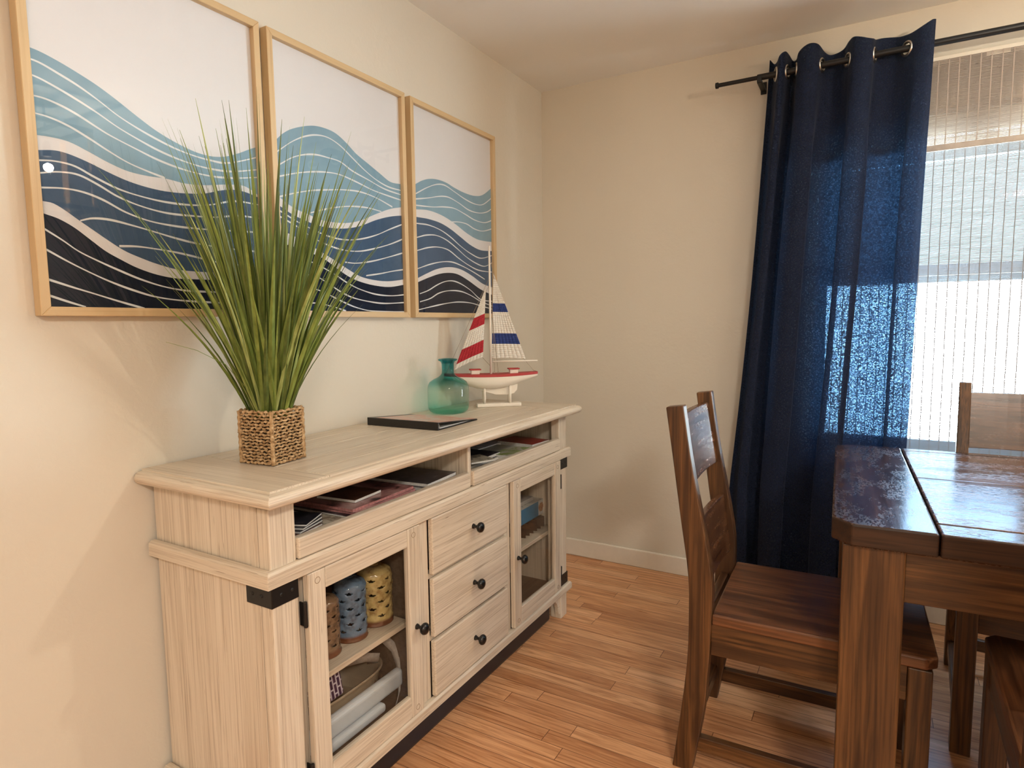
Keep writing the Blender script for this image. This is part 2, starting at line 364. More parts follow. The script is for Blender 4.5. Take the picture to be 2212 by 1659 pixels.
# ================================================================== framed wave prints on the left wall
t = NT('frame_glass')
FG = t.surf(t.n('MixShader', {0: t.fres(1.5), 1: t.n('BsdfTransparent').outputs[0], 2: t.n('BsdfGlossy', {'Roughness': .004}).outputs[0]}))
def wash(name, a, b, s=5):
    t = NT(name); v = t.coord()
    n = t.noise(v, s, 5, .6, .8); n2 = t.noise(v, 60, 3)
    f = t.math('MULTIPLY_ADD', n2, .25, t.math('SUBTRACT', t.math('MULTIPLY', n, 1.3), .27))
    return t.bsdf(t.mix(f, a, b), .9, 0, .1)
PAPER = wash('print_paper', (.66,.64,.64), (.69,.67,.67)); LINE = wash('print_line', (.70,.70,.69), (.66,.67,.67))
LB = wash('print_light_blue', (.17,.285,.37), (.27,.40,.47)); MBL = wash('print_mid_blue', (.040,.075,.14), (.080,.13,.205)); NV = wash('print_navy', (.006,.010,.022), (.020,.024,.040))
PX = .014                                       # plane of the print
def tr1(c): return [hit(x/2.37, y/2.37, 'x', PX) for x, y in c]
def tr2(c): return [hit(500+x/2.304, y/2.304, 'x', PX) for x, y in c]
def yz(pts): return sorted((p.y, p.z) for p in pts)
ART = [
 (tr1, dict(
  A=[(120,230),(200,262),(300,315),(400,375),(500,440),(600,515),(700,595),(800,670),(900,730),(1000,778),(1080,800),(1150,802),(1220,785),(1290,760),(1330,750)],
  B=[(180,690),(250,700),(350,725),(450,775),(550,830),(650,875),(750,900),(850,915),(950,940),(1050,948),(1150,945),(1240,950),(1290,975),(1330,1008)],
  C=[(190,768),(280,770),(350,788),(450,830),(550,880),(650,925),(750,958),(850,980),(950,990),(1050,990),(1130,975),(1200,972),(1260,985),(1330,1015)],
  D=[(225,1030),(270,1040),(330,1075),(400,1125),(480,1180),(560,1235),(640,1285),(720,1320),(800,1350),(900,1378),(1000,1390),(1150,1395),(1330,1390)],
  E=[(230,1095),(300,1120),(380,1165),(460,1225),(540,1285),(620,1330),(700,1370),(800,1405),(900,1425),(1000,1430),(1330,1440)]),
  [[(128,292),(200,320),(300,378),(400,440),(500,512),(600,590),(700,655),(800,712),(900,762),(1000,800),(1080,822),(1150,835),(1230,825),(1325,803)],
   [(140,375),(200,400),(300,455),(400,515),(500,580),(600,650),(700,710),(800,765),(900,810),(1000,845),(1080,865),(1180,878),(1330,868)],
   [(155,485),(230,505),(320,545),(400,590),(500,655),(560,692),(700,765),(800,815),(900,855),(1000,885),(1100,905),(1200,912),(1330,908)],
   [(165,575),(250,600),(350,645),(450,705),(550,770),(650,830),(750,875),(845,912)],
   [(195,820),(280,825),(380,850),(480,905),(600,965),(720,1005),(850,1035),(980,1050),(1080,1048),(1200,1030),(1330,1050)],
   [(205,885),(300,880),(400,895),(500,945),(600,1005),(720,1055),(850,1090),(980,1105),(1100,1112),(1220,1105),(1330,1118)],
   [(215,960),(330,965),(430,985),(530,1025),(640,1085),(760,1130),(880,1155),(1000,1170),(1150,1180),(1330,1190)],
   [(410,1130),(470,1118),(560,1125),(680,1155),(800,1190),(900,1220),(1000,1245),(1150,1270),(1330,1290)],
   [(610,1260),(700,1262),(800,1275),(900,1292),(1000,1315),(1100,1340),(1330,1370)],
   [(240,1180),(320,1230),(400,1285),(500,1335),(600,1380),(720,1430),(850,1470),(980,1490),(1330,1500)],
   [(250,1285),(350,1340),(450,1390),(560,1440),(680,1485),(800,1520),(950,1540),(1330,1560)],
   [(270,1438),(370,1470),(470,1500),(600,1540),(740,1580)], [(280,1522),(350,1545),(440,1572)]]),
 (tr2, dict(
  A=[(232,685),(250,668),(290,645),(350,630),(410,626),(470,640),(520,665),(570,710),(620,765),(680,815),(740,865),(790,905),(850,918)],
  B=[(250,990),(280,1015),(330,1045),(380,1065),(430,1090),(500,1105),(570,1110),(640,1098),(720,1065),(790,1040),(857,1030)],
  C=[(255,1035),(300,1065),(350,1090),(430,1122),(500,1135),(570,1137),(640,1125),(720,1095),(790,1078),(860,1072)],
  D=[(290,1165),(340,1190),(400,1225),(460,1262),(520,1300),(580,1340),(640,1375),(700,1392),(770,1400),(830,1395),(868,1388)],
  E=[(300,1225),(350,1240),(410,1265),(470,1295),(530,1340),(590,1380),(650,1405),(720,1422),(790,1428),(870,1415)]),
  [[(240,745),(300,705),(360,680),(420,672),(480,685),(540,725),(600,785),(660,845),(720,895),(780,930),(850,950)],
   [(245,815),(300,785),(360,770),(420,770),(480,785),(540,805),(600,850),(680,895),(760,940),(850,972)],
   [(250,875),(320,862),(400,855),(480,858),(540,870),(620,905),(700,945),(780,975),(855,1000)],
   [(255,975),(320,960),(400,948),(480,945),(560,945),(640,955),(720,985),(800,1030)],
   [(390,1060),(450,1045),(520,1032),(600,1027),(680,1035),(745,1053)],
   [(258,1060),(330,1105),(400,1140),(480,1175),(560,1193),(640,1190),(720,1170),(790,1140),(862,1112)],
   [(262,1090),(330,1130),(400,1180),(480,1220),(560,1245),(640,1250),(720,1235),(790,1215),(864,1185)],
   [(565,1305),(620,1310),(700,1300),(780,1280),(866,1255)], [(670,1372),(740,1362),(800,1350),(868,1340)],
   [(330,1280),(400,1305),(470,1340),(520,1370),(580,1410),(640,1440),(720,1465),(800,1472),(872,1465)],
   [(345,1365),(420,1375),(480,1410),(540,1450),(600,1480),(680,1500),(760,1510),(872,1505)],
   [(350,1430),(420,1440),(480,1465),(550,1500),(620,1530),(700,1548),(872,1552)], [(350,1505),(430,1510),(500,1525),(570,1548)]]),
 (tr2, dict(
  A=[(912,918),(950,898),(990,890),(1030,895),(1070,910),(1110,935),(1160,960),(1210,975),(1250,970),(1300,930)],
  B=[(922,1042),(970,1045),(1020,1060),(1070,1085),(1120,1120),(1170,1160),(1220,1190),(1260,1200),(1302,1205)],
  C=[(924,1080),(980,1090),(1040,1110),(1090,1140),(1140,1180),(1190,1220),(1240,1245),(1302,1250)],
  D=[(931,1382),(970,1362),(1020,1340),(1070,1330),(1110,1332),(1150,1345),(1200,1375),(1250,1412),(1302,1432)],
  E=[(933,1402),(985,1380),(1040,1362),(1090,1358),(1130,1367),(1180,1397),(1240,1440),(1302,1470)]),
  [[(920,962),(970,935),(1020,918),(1060,922),(1110,955),(1160,990),(1210,1015),(1250,1018),(1300,980)],
   [(920,990),(980,985),(1040,977),(1080,982),(1130,1010),(1180,1045),(1230,1060),(1270,1055),(1300,1035)],
   [(922,1022),(1000,1030),(1060,1030),(1110,1038),(1160,1065),(1210,1095),(1260,1108),(1300,1095)],
   [(1090,1105),(1130,1105),(1170,1115),(1210,1140),(1250,1150),(1300,1138)],
   [(926,1112),(980,1120),(1040,1145),(1090,1180),(1140,1225),(1190,1262),(1240,1285),(1302,1270)],
   [(928,1180),(970,1170),(1020,1172),(1070,1195),(1120,1235),(1170,1280),(1220,1312),(1260,1325),(1302,1305)],
   [(930,1245),(980,1232),(1030,1230),(1080,1245),(1130,1285),(1180,1320),(1230,1345),(1302,1355)],
   [(932,1335),(990,1315),(1050,1303),(1100,1305),(1150,1325),(1200,1352),(1260,1390)],
   [(937,1462),(980,1445),(1020,1420),(1060,1402),(1100,1398),(1140,1412),(1190,1445),(1240,1490),(1302,1500)],
   [(938,1502),(990,1485),(1030,1460),(1080,1447),(1140,1450),(1190,1470),(1240,1500),(1302,1525)],
   [(938,1540),(1000,1525),(1070,1510),(1130,1503),(1190,1508),(1250,1525),(1302,1540)]])]
FZ0, FZ1, FWD, FB = 1.277, 2.087, .6, .0195
LBL = ['large framed blue wave print nearest the camera with pale sky upper half', 'middle framed blue wave print with a tall rounded crest', 'right framed blue wave print nearest the corner behind the toy sailboat']
fy0 = [-2.348, -1.744, -1.116]
fw_ = [.580, .598, .598]
for i in range(3):
    a, b = fy0[i], fy0[i]+fw_[i]
    fr = tag(empty('picture_frame', (0, (a+b)/2, FZ0)), LBL[i], 'picture', 'wave prints on the left wall')
    FD = .030
    fm = MB()
    for (poly, mi) in (([(a,FZ0),(b,FZ0),(b-FB,FZ0+FB),(a+FB,FZ0+FB)], 0), ([(a,FZ1),(a+FB,FZ1-FB),(b-FB,FZ1-FB),(b,FZ1)], 0), ([(a,FZ0),(a+FB,FZ0+FB),(a+FB,FZ1-FB),(a,FZ1)], 1), ([(b,FZ0),(b,FZ1),(b-FB,FZ1-FB),(b-FB,FZ0+FB)], 1)):
        fm.prism(poly, 'x', .002, FD, mi)
    fm.build('frame', [FR['y'], FR['z']], fr, True, .0012, 1)
    ia, ib, iz0, iz1 = a+FB-.004, b-FB+.004, FZ0+FB-.004, FZ1-FB+.004
    trf, band, lines = ART[i]
    N = 90; ys = [ia+(ib-ia)*k/N for k in range(N+1)]
    cur = {k: [min(iz1, max(iz0, interp(yz(trf(c)), y))) for y in ys] for k, c in band.items()}
    if i: # continue hidden left parts level
        pass
    pr = MB(); pr.box(.004, PX, ia, ib, iz0, iz1, 0)
    def strip(top, bot, off, mi):
        vs = [(PX+off, y, z) for y, z in zip(ys, top)] + [(PX+off, y, min(z2, z)) for y, z, z2 in zip(ys, top, bot)]
        pr.add(vs, [(k, k+1, N+2+k, N+1+k) for k in range(N)], mi)
    strip(cur['A'], cur['B'], .0003, 1); strip(cur['C'], cur['D'], .0003, 2); strip(cur['E'], [iz0]*(N+1), .0003, 3)
    for ln in lines:
        p = yz(trf(ln)); lo = p[0][0] if p[0][0] > ia+.03 else ia; hi = p[-1][0] if p[-1][0] < ib-.03 else ib
        top = []; bot = []; K = 70
        for k in range(K+1):
            y = lo+(hi-lo)*k/K; z = interp(p, y); h = .0021*(1+.25*math.sin(37*y+9*z))
            top.append((PX+.0006, y, min(iz1, max(iz0, z+h)))); bot.append((PX+.0006, y, min(iz1, max(iz0, z-h))))
        pr.add(top+bot, [(k, k+1, K+2+k, K+1+k) for k in range(K)], 4)
    pr.build('print', [PAPER, LB, MBL, NV, LINE], fr, True)
    gx = .0195
    MB().add([(gx,ia,iz0),(gx,ib,iz0),(gx,ib,iz1),(gx,ia,iz1)], [(0,1,2,3)]).build('glass', FG, fr, True)

# ================================================================== sideboard
SB = tag(empty('sideboard', (.24, -1.385, 0)), 'long whitewashed wood sideboard with two glass doors and three drawers', 'sideboard')
YL, YR, XB, XF = -2.137, -.645, .012, .430         # body
def sb(name, m, *b, parent=SB, bevel=.002): return box(name, m, *b, parent=parent, bevel=bevel)
# top: flat panel with grooves and a bullnose edge
TX, TY0, TY1, TZ = .468, -2.155, -.620, .910
tp = MB()
prof = [(0,.047)]
for k in range(9): th = R(90-180*k/8); prof.append((.021*math.cos(th)*1.0, .0255+.0185*math.sin(th)))
prof2 = [(-.006, TZ-.004), (.0, TZ-.0045)] + [(.004+.016*math.cos(R(a)), TZ-.0205+.0155*math.sin(R(a))) for a in (80,60,40,20,0,-20,-40,-60,-80)] + [(.002, TZ-.038), (-.006, TZ-.038)]
# bullnose swept round left, front, right sides
path = [((.006, TY0), (0,-1)), ((TX, TY0), (.98,-.98)), ((TX, TY1), (.98,.98)), ((.006, TY1), (0,1))]
vs = []; n = len(prof2)
for (x, y), (dx, dy) in path:
    for (o, z) in prof2: vs.append((x+dx*o, y+dy*o, z))
tp.add(vs, [(i*n+k, i*n+k+1, (i+1)*n+k+1, (i+1)*n+k) for i in range(3) for k in range(n-1)] + [tuple(range(n)), tuple(3*n+k for k in range(n))[::-1]])
tp.m = [0]*(n-1)+[1]*(n-1)+[0]*(n-1)+[0,0]
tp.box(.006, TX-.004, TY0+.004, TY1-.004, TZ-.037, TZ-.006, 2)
g = .0026; BW = .165                            # boards: two breadboard ends and lengthwise planks
tp.box(.006, TX, TY0, TY0+BW-g, TZ-.0055, TZ, 0); tp.box(.006, TX, TY1-BW+g, TY1, TZ-.0055, TZ, 0)
xs = [.006, .085, .185, .285, .385, TX]
for k in range(5): tp.box(xs[k]+(g/2 if k else 0), xs[k+1]-(g/2 if k < 4 else 0), TY0+BW, TY1-BW, TZ-.0055, TZ, 1)
tp.build('top', [MW['x'], MW['y'], MI], SB, True, .0008, 1)
# sides, back, floors
def panel_side(name, y0, y1):
    b = MB(); b.box(XB, XF-.0365, y0, y1, .13, TZ-.036); b.build(name, MW['z'], SB, True, .001)
panel_side('side_panel', YL+.004, YL+.022); panel_side('side_panel', YR-.022, YR-.004)
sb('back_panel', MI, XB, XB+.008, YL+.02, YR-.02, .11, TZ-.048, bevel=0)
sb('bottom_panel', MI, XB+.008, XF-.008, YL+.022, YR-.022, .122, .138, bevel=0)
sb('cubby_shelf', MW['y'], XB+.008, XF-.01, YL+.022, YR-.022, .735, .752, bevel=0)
PWD = .071
for (a, b, ln) in ((YL, YL+PWD, 1), (YR-PWD, YR, 0)):
    sb('corner_post', MW['z'], XF-.032, XF+.004, a, b, .13, TZ-.048, bevel=.003)
    if ln:
        sb('corner_post_return', MW['z'], XF-.058, XF-.034, a, a+.012, .13, TZ-.048, bevel=.002)
for (a, b) in ((-1.645, -1.592), (-1.160, -1.118)):
    sb('divider_post', MW['z'], XF-.03, XF, a, b, .13, .695)
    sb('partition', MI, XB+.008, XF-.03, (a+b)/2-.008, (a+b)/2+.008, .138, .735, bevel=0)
sb('cubby_divider', MW['z'], XB+.008, XF+.002, -1.377, -1.360, .732, TZ-.048)
# lips of the two open compartments
for (a, b) in ((YL+PWD+.001, -1.378), (-1.359, YR-PWD-.001)):
    sb('compartment_lip', MW['y'], XF-.012, XF+.012, a, b, .731, .780, bevel=.004)
# mouldings
def moulding(name, z0, z1, out):
    m = MB(); pf = [(0,z0),(out,z0),(out,z1-.006),(out-.006,z1),(0,z1)]
    n = len(pf); vs = []
    for (x, y), (dx, dy) in [((XB, YL), (0,-1)), ((XF, YL), (1,-1)), ((XF, YR), (1,1)), ((XB, YR), (0,1))]:
        for o, z in pf: vs.append((x+dx*o, y+dy*o, z))
    m.add(vs, [(i*n+k, i*n+(k+1)%n, (i+1)*n+(k+1)%n, (i+1)*n+k) for i in range(3) for k in range(n)] + [tuple(range(n)), tuple(3*n+k for k in range(n))[::-1]])
    m.m = [0]*n+[1]*n+[0]*n+[0,0]; m.build(name, [MW['x'], MW['y']], SB, True, .0015)
moulding('waist_moulding', .693, .730, .018); moulding('base_moulding', .112, .142, .020)
# feet
for (a, b, s) in ((YL, YL+.058, 1), (YR-.058, YR, -1)):
    sb('foot', MW['z'], XF-.045, XF+.004, a, b, 0, .112, bevel=.003)
    sb('foot', MW['z'], XB, XB+.05, a, b, 0, .112, bevel=.003)
    y0 = b if s > 0 else a; c = []
    for k in range(9):
        th = R(90*k/8); c.append((y0+s*(.012+.085*(1-math.cos(th))), .035+.072*math.sin(th)))
    poly = [(y0, .112), (y0, .022), (y0+s*.008, .022)] + c + [(y0+s*.10, .112)]
    MB().prism(poly, 'x', XF-.020, XF-.002).build('corbel', MW['y'], SB, True, .001)
# drawers
def knob(x, y, z, parent):
    Mx = Matrix.Translation((x, y, z)) @ Matrix.Rotation(R(90), 4, 'Y')
    MB().lathe([(.0085,0),(.0075,.004),(.005,.008),(.005,.014),(.010,.018),(.0155,.023),(.0172,.028),(.0150,.034),(.008,.038),(.0005,.039)], 20, (0,0,0), 0, Mx).build('knob', KNB, parent, True, smooth=True)
for (z0, z1) in ((.520, .691), (.330, .508), (.146, .318)):
    d = empty('drawer', (0,0,0)); d.parent = SB; d.location = Vector((XF, -1.376, z0))-SB.location
    box('drawer_front', MW['y'], XF, XF+.017, -1.590, -1.162, z0, z1, d, .004)
    knob(XF+.017, -1.376, (z0+z1)/2, d)
for z in (.514, .324): sb('drawer_rail', MW['y'], XF-.02, XF, -1.592, -1.160, z-.008, z+.008, bevel=.001)
# glass doors
def door(y0, y1, kn, hinge_y):
    d = empty('door'); d.parent = SB; d.location = Vector((XF, (y0+y1)/2, .14))-SB.location
    x0, x1, z0, z1, s = XF, XF+.018, .145, .691, .052
    f = MB()
    f.box(x0, x1, y0, y0+s, z0, z1, 0).box(x0, x1, y1-s, y1, z0, z1, 0)
    f.box(x0, x1-.0008, y0+s+.0012, y1-s-.0012, z0, z0+.062, 1).box(x0, x1-.0008, y0+s+.0012, y1-s-.0012, z1-.050, z1, 1)
    f.build('door_frame', [MW['z'], MW['y']], d, True, .0025)
    for (py, pz) in ((y0+.028, z0+.02), (y1-.028, z0+.02), (y0+.028, z1-.022), (y1-.028, z1-.022)):
        ring = [(x1+.0002, py+.0075*math.cos(2*math.pi*k/20), pz+.0075*math.sin(2*math.pi*k/20)) for k in range(20)]
        MB().tube(ring, .0007, 5, closed=True).build('dowel_ring', flat_dowel, d, True)
    gx = x0+.008
    MB().add([(gx,y0+s-.003,z0+.058),(gx,y1-s+.003,z0+.058),(gx,y1-s+.003,z1-.046),(gx,y0+s-.003,z1-.046)], [(0,1,2,3)]).build('glass_pane', DG, d, True)
    knob(x1, kn, .402, d)
    for z in (.60, .21):
        hb = MB(); hb.tube([(XF+.014, hinge_y, z-.030),(XF+.014, hinge_y, z+.030)], .0046, 10); hb.box(XF-.004, XF+.012, hinge_y-.0015, hinge_y+.0015, z-.028, z+.028)
        hb.build('hinge', BLK, d, True, .001)
flat_dowel = flat('dowel_outline', (.28,.18,.10), .6)
t = NT('cabinet_glass')
DG = t.surf(t.n('MixShader', {0: t.fres(1.5), 1: t.n('BsdfTransparent', {0: (.93,.91,.88)}).outputs[0], 2: t.n('BsdfGlossy', {'Roughness': .01}).outputs[0]}))
door(-2.050, -1.648, -1.672, -2.057); door(-1.116, -.728, -1.090, -.722)
sb('shelf', MW['y'], XB+.008, .385, YL+.024, -1.63, .372, .388); sb('shelf', MW['y'], XB+.008, .392, -1.13, YR-.024, .372, .388)
for (a, b) in ((YL+PWD, YL+PWD+.030), (YR-PWD-.026, YR-PWD)): sb('door_stop', MW['z'], XF-.034, XF-.016, a, b, .142, .693, bevel=0)
# iron corner brackets
def bracket(ya, yb, yc, z0, z1, left):
    m = MB(); xo = XF+.0062
    m.box(XF+.004, xo+.001, ya, yb, z0, z1)
    if left: m.box(XF-.075, xo+.001, YL-.0032, YL, z0, z1)
    else: m.box(XF-.03, xo+.001, YR, YR+.0032, z0, z1)
    for yy in (ya+(yb-ya)*.33, ya+(yb-ya)*.75): m.sphere((xo, yy, (z0+z1)/2), .0045, 10, 0, (.6,1,1))
    if left:
        for xx in (XF-.055, XF-.025): m.sphere((xx, YL-.003, (z0+z1)/2), .0045, 10, 0, (1,.6,1))
    m.build('iron_bracket', BLK, SB, True, .001)
bracket(YL, YL+.070, 0, .645, .692, True); bracket(YL, YL+.070, 0, .144, .190, True)
bracket(YR-.066, YR, 0, .645, .692, False); bracket(YR-.066, YR, 0, .144, .190, False)

# ------------------------------------------------------------------ black case under the sideboard
cse = MB(); cse.box(.07, .402, -2.04, -.735, .0, .092)
tag(cse.build('storage_case', flat('black_vinyl', (.010,.012,.018), .30), None, False, .016, 4), 'long flat black case pushed under the sideboard', 'case')

# ------------------------------------------------------------------ potted grass
PG = tag(empty('potted_grass', (.222, -1.945, .910), R(6)), 'tall artificial grass in a square woven seagrass basket on the sideboard', 'potted plant')
t = NT('seagrass_rope'); v = t.coord()
RP = t.bsdf(t.ramp(t.noise(v, 90, 4, .6), [(.3,(.16,.08,.03)),(.5,(.44,.28,.14)),(.72,(.66,.48,.29))]), .8, 0, .2, t.bump(t.noise(v, 350, 2), .5, .001))
bk = MB(); S, BH = .0575, .134
def sq(t_, h, r=.012):                          # rounded square perimeter point and outward normal
    L = 8*h; d = (t_ % 1)*L; k = int(d//(2*h)); e = d-k*2*h-h
    q = [(h, e, 1, 0), (-e, h, 0, 1), (-h, -e, -1, 0), (e, -h, 0, -1)][k]
    x, y = q[0], q[1]
    m = max(abs(x), abs(y)); n = (abs(x)**9+abs(y)**9)**(1/9); return x*m/n, y*m/n, q[2], q[3]
ROWS = 17
for rI in range(ROWS):
    z = .0058 + rI*(BH-.008)/(ROWS-1); pts = []; rs = []; NP = 150; pz = random.random()*6
    hh = S - .004 + .002*z/BH
    big = 1.25 if rI in (0, ROWS-1) else 1
    for k in range(NP):
        x, y, nx, ny = sq(k/NP, hh)
        wv = math.sin(k*math.pi/3.0 + (rI % 2)*math.pi + pz*.2)*.0016 + random.uniform(-.0009,.0009)
        pts.append((x+nx*wv, y+ny*wv, z+.0013*math.sin(k*.9+pz)+random.uniform(-.0006,.0006)))
        rs.append((.0028+.0009*math.sin(k*1.55+pz)+random.uniform(-.0005,.0005))*big)
    bk.tube(pts, rs, 6, 0, True)
for (sx, sy) in ((1,1),(1,-1),(-1,1),(-1,-1)):
    q = (S-.0045)*.985; bk.tube([(sx*q, sy*q, .002+k*(BH-.004)/24) for k in range(25)], [.0052+.001*math.sin(k*2.2) for k in range(25)], 6)
for k in range(90):                             # loose strand ends
    x, y, nx, ny = sq(random.random(), S-.002); z = random.uniform(.006, BH-.006); d = random.uniform(-.009,.009)
    bk.tube([(x,y,z),(x+nx*.003-ny*d*.5,y+ny*.003+nx*d*.5,z+random.uniform(-.004,.004)),(x+nx*.002-ny*d,y+ny*.002+nx*d,z+random.uniform(-.005,.005))], .0013, 5)
bk.build('basket', RP, PG, False, smooth=True)
MB().box(-S+.009, S-.009, -S+.009, S-.009, .003, BH-.022).build('basket_filling', flat('dark_filling', (.05,.032,.016), .9, var=.4), PG, False)
GR = [None]*3
for gi, (a, b) in enumerate((((.15,.20,.035), (.30,.37,.085)), ((.24,.29,.07), (.46,.52,.18)), ((.06,.09,.016), (.15,.19,.04)))):
    t = NT('grass_blade_%d' % gi); n = t.noise(t.coord((60,60,4)), 1, 3)
    c = t.ramp(n, [(.3, a), (.7, b)])
    GR[gi] = t.surf(t.n('MixShader', {0: .25, 1: t.n('BsdfPrincipled', {'Base Color': c, 'Roughness': .38, 'Specular IOR Level': .5}).outputs[0], 2: t.n('BsdfTranslucent', {0: c}).outputs[0]}))
gb = MB(); rg = random.Random(21)
def blade(bx, by, dx, dy, Ln, lean, curl, w0, mi):
    n = 9; pts = []; ang = lean*.55; p = Vector((bx, by, BH-.03)); ds = Ln/n; h = Vector((dx, dy, 0))
    for k in range(n+1):
        pts.append(p.copy()); p = p + (h*math.sin(ang)+Vector((0,0,1))*math.cos(ang))*ds; ang += (lean*.45+curl)/n
    side = Vector((-dy, dx, 0)); side.rotate(Euler((0,0,rg.uniform(-1.2,1.2)))); side.normalize()
    vs = []
    for k, q in enumerate(pts):
        wk = w0*(1-(k/n)**1.6)*(.75+.5*min(1,k/2)) + .0003
        nrm = side.cross(Vector((dx*math.sin(lean), dy*math.sin(lean), math.cos(lean)))).normalized()
        vs += [q-side*wk, q+nrm*wk*.35, q+side*wk]
    gb.add([tuple(v) for v in vs], [f for k in range(n) for f in ((k*3,k*3+1,k*3+4,k*3+3),(k*3+1,k*3+2,k*3+5,k*3+4))], mi)
for k in range(290):
    th = rg.uniform(0, 2*math.pi); rr = .042*math.sqrt(rg.random()); bx, by = rr*math.cos(th), rr*math.sin(th)
    th2 = th + rg.gauss(0, .55); dx, dy = math.cos(th2), math.sin(th2)
    u = rg.random(); lean = R(3+42*(rr/.042)*u**.75 + rg.uniform(0,6)); Ln = rg.uniform(.42, .80)*(1-.18*lean/R(40))
    if dx < 0: 
        mx = .155/Ln; lean = min(lean, math.asin(min(.9, mx*(1/max(.2,-dx))))*.8)
    blade(bx, by, dx, dy, Ln, lean, R(rg.uniform(0, 9))*(lean/R(30)), rg.uniform(.0036,.0082), rg.choice((0,0,1,2,2)))
# a few blades that stand out in the silhouette (direction in the y-z plane, length)
for (ty, tz, tx) in ((-.075,.712,.01),(-.17,.655,.04),(.088,.735,.02),(-.28,.55,.03),(-.345,.372,.02),(.285,.45,.02),(.32,.49,.0),(-.02,.64,.05),(.155,.615,.03),(-.30,.40,.10),(-.25,.61,.0),(.26,.30,.05),(-.12,.69,.06),(.05,.62,-.02),(-.36,.33,.06)):
    v3 = Vector((tx, ty, tz)); Ln = v3.length; hd = Vector((tx, ty, 0)); ln = hd.length; hd.normalize()
    blade(hd.x*.03, hd.y*.035, hd.x, hd.y, Ln, math.atan2(max(.001, ln-.03), tz), R(2), rg.uniform(.0032,.0052), rg.choice((0,1,0)))
gb.build('grass_blades', GR, PG, False)
st = MB(); p0 = [(-.02, -.035, BH-.02), (.0,-.075,BH+.06), (.01,-.14,BH+.12),(.0,-.205,BH+.155),(-.01,-.27,BH+.175)]
st.tube(p0, [.0011,.0009,.0008,.0006,.0004], 5); st.tube([(.02,.04,BH-.02),(.02,.08,BH+.14),(.0,.13,BH+.30),(-.01,.20,BH+.335),(-.01,.27,BH+.34)], [.0012,.001,.0008,.0006,.0004], 5)
st.build('thin_stems', GR[0], PG, False, smooth=True)

# ------------------------------------------------------------------ glass bottle
t = NT('teal_glass'); z = t.n('SeparateXYZ', {0: t.n('TexCoord').outputs['Object']}).outputs[2]
gl = t.n('BsdfGlass', {'Color': (.50,.86,.80,1), 'Roughness': .0, 'IOR': 1.30}).outputs[0]
trp = t.n('BsdfTransparent', {0: t.ramp(z, [(.015,(.50,.86,.79)),(.045,(.80,.94,.885)),(.09,(.84,.955,.90)),(.125,(.30,.70,.72)),(.20,(.20,.62,.66))])}).outputs[0]
fr_ = t.fres(1.5)
TG = t.surf(t.n('MixShader', {0: fr_, 1: trp, 2: t.n('BsdfGlossy', {'Roughness': .0}).outputs[0]}))
BT = MB()
outp = [(.048,.0),(.060,.003),(.069,.010),(.0735,.022),(.0745,.040),(.0745,.092),(.073,.106),(.066,.120),(.052,.130),(.036,.138),(.027,.145),(.0225,.153),(.0215,.165),(.0225,.190),(.026,.198),(.034,.202),(.0345,.206),(.030,.2085)]
inp = [(.019,.204),(.018,.190),(.0172,.165),(.0185,.153),(.024,.142),(.034,.134),(.050,.126),(.063,.116),(.069,.104),(.0705,.092),(.0705,.040),(.069,.026),(.064,.016),(.05,.010),(.001,.009)]
BT.lathe(outp+[(.024,.2085),(.0205,.203),(.0195,.19)], 48, (0,0,0), 0, Matrix.Diagonal((1.07,1.07,1,1)), True, False)
bo = BT.build('glass_bottle', TG, None, False, smooth=True); bo.location = (.125, -1.050, .9102)
tag(bo, 'teal glass bottle with a narrow flared neck standing behind the black binder', 'bottle')

# ------------------------------------------------------------------ binder
BD = tag(empty('binder', (.187, -1.287, .9102), R(2)), 'black ring binder with a printed cover sheet lying on the sideboard', 'binder')
BDM = flat('black_vinyl_cover', (.014,.012,.011), .38)
hw, hd2, bt = .146, .122, .026
b = MB(); b.box(-hw, hw, -hd2, hd2, 0, .003).box(-hw, hw, -hd2, -hd2+.004, 0, bt)
Mt = Matrix.Translation((0,-hd2,bt-.003)) @ Matrix.Rotation(R(-5.0), 4, 'X') @ Matrix.Translation((0,hd2,0))
b.box(-hw, hw, -hd2, hd2, 0, .003, 0, Mt); b.build('cover', BDM, BD, False, .001)
b = MB(); b.box(-hw+.008, hw-.008, -hd2+.022, hd2-.012, .0032, .0055, 0)
b.build('pages', flat('paper_pages', (.62,.62,.60), .8, var=.05), BD, False)
for xx in (-.10, 0, .10, .137): MB().tube([(xx, -hd2+.013+.007*math.cos(2*math.pi*k/16), .0125+.007*math.sin(2*math.pi*k/16)) for k in range(16)], .0012, 6, closed=True).build('ring', STEEL, BD, False, smooth=True)
t = NT('cover_print'); v = t.coord((9,14,1)); n = t.noise(v, 1, 3, .6, 1.5); n2 = t.noise(t.coord((25,25,1)), 1, 2)
CV = t.bsdf(t.mix(t.ramp(n2, [(.62,(0,0,0)),(.66,(1,1,1))]), t.ramp(n, [(.36,(.58,.25,.19)),(.46,(.66,.36,.28)),(.54,(.62,.52,.46)),(.62,(.45,.36,.34)),(.72,(.68,.60,.55))]), (.62,.56,.52)), .35, 0, .4)
b = MB(); b.grid(lambda u, v_: tuple(Mt @ Vector((-hw+.03+u*(2*hw-.06+.025), -hd2+.010+v_*(2*hd2-.016), .0036+.004*max(0,v_-.7)*math.sin(9*u)**2))), 12, 12)
b.build('cover_sheet', CV, BD, False, solid=.0005)

